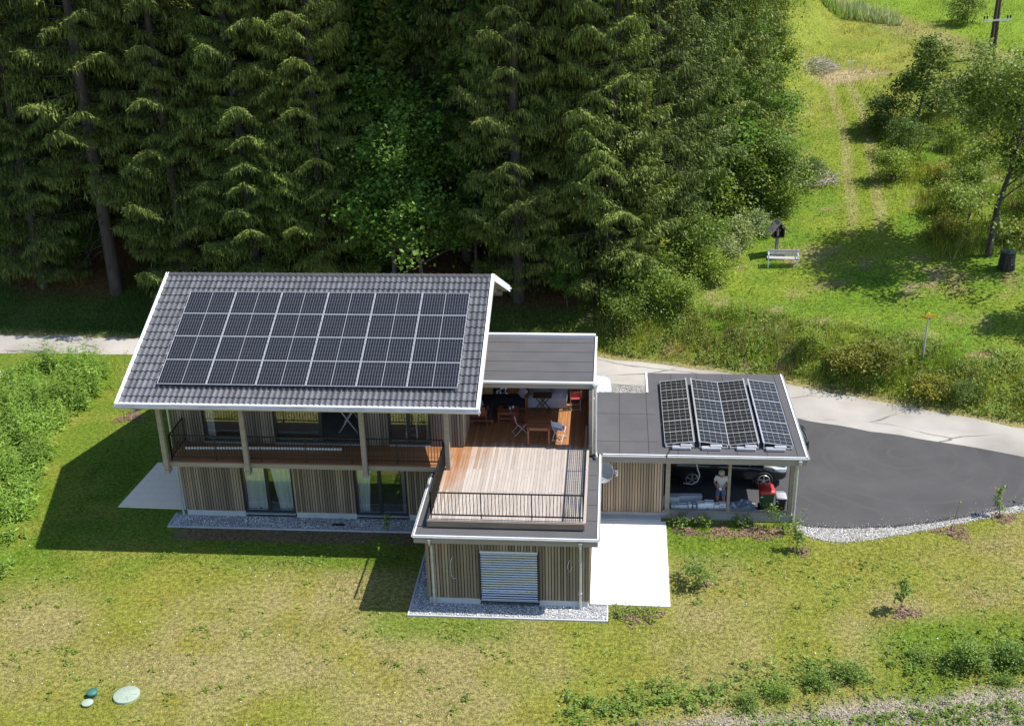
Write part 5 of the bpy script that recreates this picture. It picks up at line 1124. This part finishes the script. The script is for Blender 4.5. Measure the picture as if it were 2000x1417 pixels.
for x, y, p, s, lab in ((-6.3,20.6,0,.95,'leafy maple among the spruces behind the middle of the roof ridge'),(-4.1,24.8,0,1.05,'second leafy maple higher up behind the first maple'),(-8.6,27.5,0,1.1,'leafy maple deeper in the forest above the roof ridge'),(-27.5,24.3,1,.8,'small leafy maple at the left edge of the forest'),(-1.2,28.5,1,1.1,'leafy maple half hidden in the upper middle of the forest'),(-2.0,21.6,1,.95,'leafy maple behind the right end of the roof ridge'),(-5.2,30.5,0,1.15,'tall leafy maple high up in the middle of the forest'),(-4.6,20.0,0,.8,'low leafy maple directly above the roof ridge'),(-1.0,25.8,0,1.2,'broad leafy maple above the right ridge end'),(11.0,30.6,1,1.05,'leafy maple between the corner spruces and the hazel bushes'),(12.6,35.4,0,.85,'leafy maple on the right forest edge above the brush heap'),(14.6,52.0,1,1.1,'leafy maple near the top of the right forest edge')):
    plant('maple_tree', MAP[p], lab, 'tree', (x,y,gz(x,y)), rs.uniform(0,6.28), s, 'maples among the spruces')
for i, (x, y, p, s, lab) in enumerate(((-24.3,23.4,1,.42,'young maple in the dark understorey at the far left'),(-19.6,24.0,0,.4,'young maple in the dark understorey right of the bare trunk'),(-15.6,23.4,1,.5,'young maple in the understorey behind the left roof corner'),(-7.9,22.0,1,.5,'young maple in the understorey behind the roof ridge'),(-.9,23.6,0,.45,'young maple in the understorey behind the right ridge end'),(3.0,19.2,1,.36,'young maple in the dark understorey behind the terrace roof'),(-29.5,24.5,0,.6,'maple at the extreme left edge of the picture'))):
    plant('maple_tree', MAP[p], lab, 'tree', (x,y,gz(x,y)), rs.uniform(0,6.28), s, 'young maples under the spruces')
for x, y, p, s, lab in ((-24.0,26.0,4,.5,'half grown spruce between the trunks at the left'),(-15.0,25.0,2,.5,'half grown spruce behind the left part of the roof'),(-6.6,24.4,4,.55,'half grown spruce behind the middle of the roof'),(2.6,23.4,2,.5,'half grown spruce behind the terrace roof'),(6.6,20.6,4,.4,'young spruce at the right foot of the corner spruces')):
    plant('spruce_tree', SPR[p], lab, 'tree', (x,y,gz(x,y)), rs.uniform(0,6.28), s, 'half grown spruces in the forest')
# ---- shrubs and trees along the right forest edge and in the meadow
HAZ = [two(*broadleaf_mesh(41, 5, 2.3, 9000, .17, .05, 3, .07, stems=4, clump=.5), MT['bark2'], LF['hazel']), two(*broadleaf_mesh(42, 3, 1.6, 5200, .14, .05, 3, .05, stems=5, clump=.42), MT['bark2'], LF['hazel'])]
BSH = [two(*broadleaf_mesh(45, 2.2, 1.4, 4200, .12, .05, 3, .04, stems=5, clump=.36), MT['bark2'], LF['bush']), two(*broadleaf_mesh(46, 1.6, 1.1, 3000, .11, .02, 2, .03, stems=5, clump=.32), MT['bark2'], LF['grey']), two(*broadleaf_mesh(47, 2.6, 1.5, 4600, .12, .05, 3, .05, stems=4, clump=.36), MT['bark2'], LF['dark']), two(*broadleaf_mesh(48, 1.4, 1.3, 2600, .11, .02, 2, .03, stems=6, clump=.33), MT['bark2'], LF['yellow'])]
for x, y, p, s, lab in ((13.6,29.8,0,1.0,'big leafy hazel bush at the right forest corner'),(14.9,31.4,0,.75,'leafy hazel bush in front of the brush heap'),(14.2,36.8,0,.95,'hazel bush on the forest edge beside the track'),(15.0,41.8,0,.95,'hazel bush at the forest edge halfway up the track'),(16.0,47.6,0,.85,'hazel bush near the top of the forest edge'),(17.6,57.0,0,1.1,'bright hazel bush at the topmost corner of the forest edge'),
    (11.2,27.8,1,1.3,'medium hazel bush right of the big spruce'),(9.6,22.8,1,1.05,'hazel bush at the foot of the corner spruce'),(7.4,18.9,1,.9,'hazel bush beside the road at the forest corner'),(6.0,17.6,1,.7,'lowest hazel bush touching the road verge by the forest')):
    plant('hazel_bush', HAZ[p], lab, 'bush', (x,y,gz(x,y)), rs.uniform(0,6.28), s, 'hazel bushes along the forest edge')
for x, y, p, s, lab in ((12.1,24.6,1,1.0,'pale leafy shrub left of the wayside shrine'),(11.2,22.9,1,.9,'pale shrub below the hazel bush left of the bench'),(10.3,20.8,0,.8,'bright green shrub on the slope behind the carport'),(8.8,17.9,0,.8,'bright green shrub beside the road behind the carport'),(13.4,25.9,1,.85,'pale shrub just above the wayside shrine'),
    (15.2,28.3,0,.7,'low bright shrub below the brush heap'),(17.3,32.6,2,.6,'dark low shrub right of the grey brush heap'),
    (23.5,35.6,2,.95,'dark rounded bush casting a thin shadow on the track'),(22.9,39.6,2,1.0,'dark bush beside the track below the small oak'),(26.6,41.5,2,.8,'dark bush right of the small oak'),(26.2,36.2,0,.7,'bright thicket bush right of the dark rounded one'),(28.1,38.5,0,.75,'bright thicket bush behind the large tree'),
    (24.0,26.9,0,.85,'broad yellow-green thicket left of the large tree trunk'),(22.9,24.4,3,.95,'yellowish thicket in the shade left of the large tree'),(25.6,29.3,0,.85,'bright thicket behind the trunk of the large tree'),(26.9,32.2,0,.85,'bright thicket above the large tree trunk'),(24.6,31.2,3,.9,'yellowish thicket between track and large tree'),(28.2,26.4,0,.9,'bright thicket at the right edge behind the compost bin'),(26.7,23.2,3,.9,'yellowish thicket between the large tree and the compost bin'),(21.7,32.0,0,.9,'low bright bush at the edge of the track'),
    (33.5,61.6,2,.9,'single small dark bush on the far meadow'),(28.6,52.8,2,.4,'tiny dark bush above the track'),
    (17.4,12.5,3,1.1,'yellow leaved shrub on the road bank left of the hiking sign'),(16.2,13.0,3,.8,'smaller yellowish shrub left of the yellow leaved one'),(19.5,10.9,3,.8,'yellowish shrub on the bank below the hiking sign'),(20.6,10.3,2,.42,'low dark shrub on the bank right of the sign'),(14.6,14.0,0,.55,'low green shrub on the bank behind the carport roof')):
    plant('bush', BSH[p], lab, 'bush', (x,y,gz(x,y)), rs.uniform(0,6.28), s, 'bushes on the meadow')
OAK = two(*broadleaf_mesh(51, 6.4, 2.3, 7000, .17, .2, 3, .12, clump=.45), MT['bark2'], LF['dark'])
plant('small_oak', OAK, 'small round oak beside the track, left of the power pole', 'tree', (24.9,40.1,gz(24.9,40.1)), .4, 1.0)
BIG = two(*broadleaf_mesh(54, 10.5, 5.2, 24000, .17, .33, 3, .19, lean=(.10,.0), bare=.15, clump=.55, upb=.35), mat('dark_tree_bark', (.07,.06,.052), (.04,.035,.03), 5, .95, bump=.5), LF['ash'])
plant('ash_tree', BIG, 'large tree with dark leaning trunk and bare lower limbs at the right edge', 'tree', (24.5,21.7,gz(24.5,21.7)), 0, 1.0)
plant('ash_tree', MAP[0], 'tree just outside the right edge whose shadow falls on the meadow', 'tree', (28.9,13.9,gz(28.9,13.9)), 1.0, .62)
# ---- brush heaps: tangled dead branches
def brush(label, x, y, R, H, n, seed):
    r = np.random.default_rng(seed); b = MB()
    for i in range(n):
        a = r.uniform(0,6.28); d = math.sqrt(r.random())*R; c = np.array([d*math.cos(a), d*math.sin(a), H*(1-d/R)*r.random()]); q = unit(np.array([r.normal(),r.normal(),r.normal()*.35])); L = r.uniform(.5,1.7)
        b.tube([tuple(c-q*L/2), tuple(c+r.normal(0,.08,3)), tuple(c+q*L/2)], [.02,.016,.006], 4)
    o = b.build('brush_heap', MT['twig'], None, True); o.location = (x,y,gz(x,y)); return tag(o, label, 'brush heap', 'brush heaps')
brush('grey heap of dead branches at the forest edge beside the track', 16.9, 33.2, 1.9, 1.2, 420, 1); brush('reddish brown brush heap at the upper forest edge', 20.4, 53.6, 1.8, 1.1, 260, 2)
# ---- garden saplings with bark mulch
def mulch(x, y, R, name='mulch_bed'):
    r = np.random.default_rng(int(abs(x*100+y*10))); n = int(R*R*900)+120; a = r.uniform(0,6.28,n); d = np.sqrt(r.random(n))*R*(.75+.35*np.sin(a*3+x)); C = np.stack([x+d*np.cos(a), y+d*np.sin(a)*.85, .012+.05*(1-np.minimum(d/R,1))*r.random(n)],-1)
    q = unit(r.normal(0,1,(n,3))*np.array([1,1,.3])); s = unit(np.cross(q, np.array([0,0,1.])+r.normal(0,.3,(n,3)))); ln = r.uniform(.05,.12,n); o = fast(name, kites(C,q,s,ln,ln*.5), kf(n), MT['mulch']); tag(o, kind='stuff'); return o
def sapling(seed, H, R, n, leaf, lm, stems=1, bare=0., clump=.12, th=.3, rad=.016): return two(*broadleaf_mesh(seed, H, R, n, leaf, th, 2, rad, stems=stems, bare=bare, clump=clump, upb=.5), MT['bark2'], LF[lm])
SAPS = [ # x, y, mesh args, label, mulch radius
 (7.75,.12,(61,.95,.5,420,.10,'sap',4,0,.16,.05),'broad leafy shrub at the corner of the white slab before the carport',0),(8.75,.15,(62,1.05,.4,330,.10,'sap',3,0,.14,.1),'upright leafy shrub in the middle of the bed before the carport',0),(10.1,.15,(63,.95,.42,320,.10,'sap',3,0,.14,.1),'right leafy shrub in the mulch before the carport sill',0),
 (11.5,-.02,(64,1.7,.45,260,.09,'hazel',3,.1,.12,.1),'tall loose shrub at the right carport corner',0),(11.85,-1.35,(65,1.5,.35,260,.10,'hazel',1,0,.13,.3),'sapling with a mulch patch in front of the carport corner',.42),
 (8.3,-3.5,(66,1.5,.55,700,.09,'sap',3,0,.15,.06),'bushy sapling standing beside the white slab',.3),(14.62,-4.8,(67,1.85,.42,200,.12,'sap',1,0,.10,.4),'slender sapling with a clear stem in the middle of the right lawn',.55),
 (17.5,.15,(68,1.9,.25,14,.07,'yellow',1,.5,.06,.4),'nearly bare sapling in a reddish mulch patch by the driveway',.75),(19.55,1.25,(69,1.95,.22,170,.10,'sap',1,0,.10,.25),'narrow columnar sapling by the driveway edge',.5),(20.9,2.0,(70,1.2,.4,90,.09,'yellow',2,.2,.1,.2),'small sapling at the right edge of the driveway',.5),
 (-2.7,-1.45,(71,1.75,.18,110,.09,'sap',1,0,.09,.55),'thin young sapling in front of the shaded house wall',0),(-16.3,8.2,(72,1.6,.35,16,.08,'yellow',2,.5,.08,.3),'young sapling with pale bare stems in a mulch patch left of the roof',.8),
 (-17.6,11.0,(73,2.6,.4,60,.09,'yellow',2,.2,.14,.3),'withered brownish tall plant at the right edge of the herb bed',0)]
for x, y, a, lab, mr in SAPS:
    me = sapling(a[0],a[1],a[2],a[3],a[4],a[5],*a[6:]); plant('sapling', me, lab, 'sapling' if a[6] == 1 else 'shrub', (x,y,0), 0, .72 if a[0] < 64 else 1.0, 'young plants in the garden')
    if mr: mulch(x+.15, y-.05, mr)
for x, y, R_ in ((8.2,-.35,.4),(9.3,-.3,.7),(10.5,-.25,.75),(11.2,-.2,.4),(7.8,-.2,.3),(6.0,-5.5,.7),(6.6,-5.45,.5)): mulch(x, y, R_)
hd = two(*broadleaf_mesh(81, .5, .4, 520, .07, .02, 2, .01, stems=7, clump=.16, flat=.4), MT['bark2'], LF['bush'])
for x, lab in ((5.6,'left low hedge plant at the front of the white slab'),(6.15,'middle low hedge plant at the front of the white slab'),(6.65,'right low hedge plant at the front corner of the white slab')):
    plant('hedge_plant', hd, lab, 'shrub', (x,-5.38,0), x*3, 1.0, 'low hedge before the white slab', sz=.8)
WB = [two(*broadleaf_mesh(85, 1.3, .9, 2600, .09, .03, 3, .025, stems=6, clump=.22), MT['bark2'], LF['weed']), two(*broadleaf_mesh(86, .9, .7, 1500, .08, .03, 2, .02, stems=5, clump=.2), MT['bark2'], LF['weed'])]
for x, y, p, s, lab in ((16.0,-7.4,0,1.0,'largest green bush in the bottom right corner of the lawn'),(17.4,-7.3,0,.85,'green bush at the right picture edge beside the gravel'),(14.7,-7.2,1,.7,'smaller bush left of the largest corner bush'),(12.5,-8.2,1,.9,'weedy bush at the bottom right beside the gravel patch'),(11.4,-8.6,1,.8,'weedy bush left of the gravel patch'),(10.3,-9.2,1,.75,'low weedy bush at the bottom edge'),(9.3,-9.6,1,.7,'small weedy bush at the bottom edge left of the low one'),(16.9,-8.2,1,.5,'small bush in front of the right corner bushes')):
    plant('weed_bush', WB[p], lab, 'bush', (x,y,0), rs.uniform(0,6.28), s*.75, 'weedy bushes at the lawn corner')

# ------------------------------------------------------------------ ground cover: grass, tall herbs, bank grass, pebbles
def blades(x, y, z, h, w, rng, lean=.5, n=1):
    N_ = len(x); a = rng.uniform(0,6.28,N_); q = unit(np.stack([np.cos(a)*lean*rng.random(N_), np.sin(a)*lean*rng.random(N_), np.ones(N_)],-1)); b = rng.uniform(0,6.28,N_); s = np.stack([np.cos(b),np.sin(b),np.zeros(N_)],-1)
    base = np.stack([x,y,z],-1); V = np.stack([base-s*w[:,None]/2, base+s*w[:,None]/2, base+q*h[:,None]],1).reshape(-1,3); return V, np.arange(N_*3,dtype=np.int32).reshape(-1,3)
BLOCK = [(-11.2,-.9,0.2,8),(-1.3,-5.9,5.3,8),(4.6,-5.05,7.4,8),(7,0.3,13,13),(-13.7,.4,-10,4.1)]
def grass(name, x0, x1, y0, y1, dens, h0, h1, w0, w1, seed, keep, tint, hill=False, dry=0.0):
    r = np.random.default_rng(seed); n = int((x1-x0)*(y1-y0)*dens); x = r.uniform(x0,x1,n); y = r.uniform(y0,y1,n); ok = keep(x,y,r)
    for a in BLOCK: ok &= ~((x > a[0]) & (x < a[2]) & (y > a[1]) & (y < a[3]))
    ok &= ~inpoly(x,y,drive) & ~inpoly(x,y,shoulder); ok &= ~((y < roadtop(x)+.15) & (y > np.interp(x,[a for a,_ in RB],[b for _,b in RB])-.05))
    x = x[ok]; y = y[ok]; n = len(x); c = ground_col(x,y)*np.array(tint)*r.uniform(.6,1.45,(n,1))*(.55+.9*vn(x,y,.16,70))[:,None]; k_ = r.random(n) < dry; c[k_] = np.array([.36,.30,.13])*r.uniform(.6,1.3,(int(k_.sum()),1)); V, F_ = blades(x,y,hgt(x,y)-.01, r.uniform(h0,h1,n)*(1 if not callable(hill) else hill(x,y)), r.uniform(w0,w1,n), r)
    o = fast(name, V, F_, GM, None, False, np.repeat(c,3,0)); return tag(o, kind='stuff')
GM = gmat('grass_blades')
def patch(x, y, r): return r.random(len(x)) < np.clip((fbm(x,y,1.1,40)-.25)*2.2, .12, 1)
grass('lawn_grass', -17, 22, -12.5, 4, 330, .03,.085,.014,.034, 1, lambda x,y,r: patch(x,y,r) & (y < 15), (1.1,1.1,1.0))
grass('lush_grass', -16, 6, -3.6, 6, 120, .06,.15,.015,.04, 2, lambda x,y,r: (r.random(len(x)) < np.clip(ss(-3.6,-2.4,y+1.1*(fbm(x,y,1.2,5)-.5))*ss(-1.9,-2.6,y)*.9+ss(-12,-15,x)*.5+.06,0,1)) & (fbm(x,y,.9,6) > .33), (.72,1.0,.8))
grass('lush_grass', 7.3, 22, -9.5, .3, 90, .05,.14,.015,.04, 3, lambda x,y,r: (r.random(len(x)) < np.clip(ss(11.5,15,x)*ss(-4,-6.5,y)+ss(-2.2,-.6,y)*ss(13,11,x)*.8+.04,0,1)) & (fbm(x,y,.9,6) > .3), (.66,1.0,.8))
grass('meadow_grass', 6, 32, 8, 42, 62, .05,.2,.02,.05, 4, lambda x,y,r: (y > roadtop(x)+.3) & (x-.25*(y-roadtop(x)) > 3) & patch(x,y,r), (1.05,1.05,1.0))
grass('meadow_grass', 16, 44, 42, 78, 40, .08,.3,.02,.045, 5, lambda x,y,r: (fbm(x,y,1.5,8) > .4), (1.3,1.25,1.2))
grass('bank_grass', 4.5, 25, 6, 20, 230, .25,.85,.016,.045, 6, lambda x,y,r: (y > roadtop(x)+.35) & (r.random(len(x)) < ss(4.4,1.5,y-roadtop(x)+1.6*(fbm(x,y,1.4,3)-.5))) & (fbm(x,y,.8,17) > .33), (1.7,1.5,1.8), lambda x,y: .35+.9*fbm(x,y,.8,15)*ss(.3,1.6,y-roadtop(x)), .28)
grass('bank_grass', 9, 24, 18, 34, 40, .2,.6,.012,.03, 7, lambda x,y,r: (y > roadtop(x)+3) & (fbm(x,y,1.9,25) > .55) & (x < 13+.25*(y-20)), (1.0,1.0,1.0))
grass('forest_undergrowth', -30, 6, 16.5, 24, 60, .1,.4,.02,.06, 8, lambda x,y,r: (y > roadtop(x)+.2) & (fbm(x,y,1.3,2) > .4), (.8,1.3,.8))
grass('tall_reeds', 19.5, 28.5, 60.5, 69, 60, .5,1.3,.05,.12, 31, lambda x,y,r: (x-(27.5+(70.2-y)*.47) < -1.6) & (y > 70.5-(x-19)*.85) , (1.5,1.8,3.4))
grass('tall_meadow_grass', 21, 31, 21.5, 42, 70, .4,1.1,.02,.05, 33, lambda x,y,r: (fbm(x,y,1.3,71) > .38) & (x > 22.2+(y-24)*.02) & (y < 42), (1.15,1.1,1.2), False, .18)
# tall herb bed on the left: leafy stalks
r_ = np.random.default_rng(9); n = 7600; x = r_.uniform(-25,-15,n); y = r_.uniform(-6,14.6,n); wob = .9*(fbm(x,y,1.6,50)-.5); ok = inpoly(x+wob,y+wob*.6,HERB) & (r_.random(n) < np.clip(2.6*(fbm(x,y,.9,51)-.24),0,1)); x = x[ok]; y = y[ok]; n = len(x)
hh = r_.uniform(.6,1.5,n)*(.35+1.25*fbm(x,y,1.1,52)); K = 15; t = np.linspace(.15,1,K)[None,:].repeat(n,0); a = r_.uniform(0,6.28,(n,1))+np.arange(K)[None,:]*2.2+r_.normal(0,.3,(n,K)); lx = r_.normal(0,.12,(n,1))
C = np.stack([x[:,None]+lx*t, y[:,None]+r_.normal(0,.12,(n,1))*t, hh[:,None]*t],-1).reshape(-1,3); q = unit(np.stack([np.cos(a),np.sin(a),r_.uniform(-.45,.75,(n,K))],-1).reshape(-1,3)); s = unit(np.cross(q, np.array([0,0,1.])+r_.normal(0,.25,(n*K,3)))); ln = (r_.uniform(.14,.36,(n,K))*(1.15-.5*t)).reshape(-1)
o = fast('tall_herbs', kites(C,q,s,ln,ln*r_.uniform(.18,.34,n*K),.28), kf(n*K), leafmat('herb_leaves', (.16,.28,.04), (.33,.46,.08), .35, .5)); tag(o, kind='stuff')
# weeds along the bottom right and scattered in the lawn
def weeds(name, n, fx, seed, hmax, lm):
    r = np.random.default_rng(seed); P_ = fx(r, n); x, y = P_; n = len(x); K = 9; h = r.uniform(min(.1,hmax*.3),hmax,n); t = np.linspace(.1,1,K)[None,:].repeat(n,0); a = r.uniform(0,6.28,(n,K))
    C = np.stack([x[:,None]+r.normal(0,.05,(n,K)), y[:,None]+r.normal(0,.05,(n,K)), h[:,None]*t],-1).reshape(-1,3); q = unit(np.stack([np.cos(a),np.sin(a),r.uniform(-.2,.9,(n,K))],-1).reshape(-1,3)); s = unit(np.cross(q, np.array([0,0,1.])+r.normal(0,.3,(n*K,3)))); ln = (r.uniform(.05,.15,(n,K))).reshape(-1)
    o = fast(name, kites(C,q,s,ln,ln*.5,.15), kf(n*K), LF[lm]); return tag(o, kind='stuff')
def fx1(r, n):
    x = r.uniform(4,19,n); e = -10.35+(x-4.7)*.235+.35; y = e+r.normal(0,.5,n)*(.6+.05*x); ok = fbm(x,y,.8,60) > .36; return x[ok], y[ok]
weeds('weeds', 800, fx1, 12, .35, 'weed')
weeds('weeds', 500, lambda r, n: (lambda x: (x, -10.9+(x-6.8)*.182-np.abs(r.normal(0,.8,n))))(r.uniform(7,18,n)), 18, .22, 'weed')
def fx2(r, n):
    x = r.uniform(-16,22,n); y = r.uniform(-11.5,-1.8,n); ok = (fbm(x,y,.7,61) > .6)
    for a in BLOCK: ok &= ~((x > a[0]-.1) & (x < a[2]+.1) & (y > a[1]-.1) & (y < a[3]))
    ok &= ~inpoly(x,y,drive) & ~inpoly(x,y,shoulder); return x[ok], y[ok]
weeds('weeds', 1500, fx2, 13, .08, 'bush')
def fx3(r, n):
    x = r.uniform(5,24,n); s_ = r.uniform(.4,4.2,n); y = roadtop(x)+s_; ok = fbm(x,y,1.0,62) > .46; return x[ok], y[ok]
def weeds_hill(name, n, seed, hmax, lm):
    o = weeds(name, n, fx3, seed, hmax, lm); me = o.data; co = np.empty(len(me.vertices)*3, dtype=np.float32); me.vertices.foreach_get('co', co); co = co.reshape(-1,3); co[:,2] += hgt(co[:,0],co[:,1]); me.vertices.foreach_set('co', co.ravel()); me.update()
weeds_hill('bank_weeds', 2600, 14, .7, 'bush'); weeds_hill('bank_weeds', 900, 15, .6, 'yellow')
# pebbles on lawn, shoulder and gravel corner
def pebbles(name, n, fx, seed, s0, s1, m):
    r = np.random.default_rng(seed); x, y = fx(r, n); n = len(x); sz = r.uniform(s0,s1,n)**1.0; o8 = np.array([(1,0,0),(0,1,0),(-1,0,0),(0,-1,0),(0,0,.7),(0,0,-.7)]); V = np.stack([x,y,np.full(n,.015)],-1)[:,None,:]+o8[None]*sz[:,None,None]*r.uniform(.6,1.3,(n,6,1))
    f = np.array([(0,1,4),(1,2,4),(2,3,4),(3,0,4),(1,0,5),(2,1,5),(3,2,5),(0,3,5)]); F_ = (f[None]+np.arange(n)[:,None,None]*6).reshape(-1,3); o = fast(name, V.reshape(-1,3), F_, m); return tag(o, kind='stuff')
pm = mat('pale_pebbles', (.72,.70,.66), (.5,.48,.45), 2, .9, island=.5)
def fl1(r, n):
    x, y = r.uniform(-17,22,n), r.uniform(-12,-1.5,n); ok = ~inpoly(x,y,drive)
    for a in BLOCK: ok &= ~((x > a[0]) & (x < a[2]) & (y > a[1]) & (y < a[3]))
    return x[ok], y[ok]
pebbles('lawn_pebbles', 420, fl1, 21, .012, .035, pm)
def fl2(r, n):
    x = r.uniform(6,19,n); y = r.uniform(-13,-7,n); ok = (y < -10.4+(x-6.8)*.182+r.normal(0,.35,n)); return x[ok], y[ok]
pebbles('gravel_stones', 14000, fl2, 22, .012, .04, mat('tan_pebbles', (.36,.32,.27), (.2,.18,.15), 2, .9, island=.6))
def fl3(r, n):
    x = r.uniform(11.8,23.6,n); y = r.uniform(-1.4,3.8,n); ok = inpoly(x,y+r.normal(0,.12,n),shoulder) & ~inpoly(x,y,drive); return x[ok], y[ok]
pebbles('gravel_stones', 16000, fl3, 23, .012, .035, pm)
def fl5(r, n):
    x = r.uniform(11.8,23.6,n); y = np.interp(x,[a for a,_ in EDG],[b_ for _,b_ in EDG])+r.exponential(.16,n); return x, y
o_ = pebbles('driveway_grit', 900, fl5, 25, .007, .017, pm); o_.location.z = .004
def fl4(r, n):
    x = r.uniform(-11.1,5.2,n); y = r.uniform(-5.76,0,n); ok = ((y > -.8) & (x < -.7)) | ((x > -1.2) & (x < -.66) & (y > -5.76)) | ((y < -5.13)&(x > -1.2)); return x[ok], y[ok]+.0
pebbles('gravel_stones', 42000, fl4, 24, .014, .032, mat('grey_white_pebbles', (.75,.75,.75), (.42,.42,.43), 2, .8, island=.5))
for o in COL.objects:
    if o.name.startswith('gravel_stones.002'): o.location.z = .025
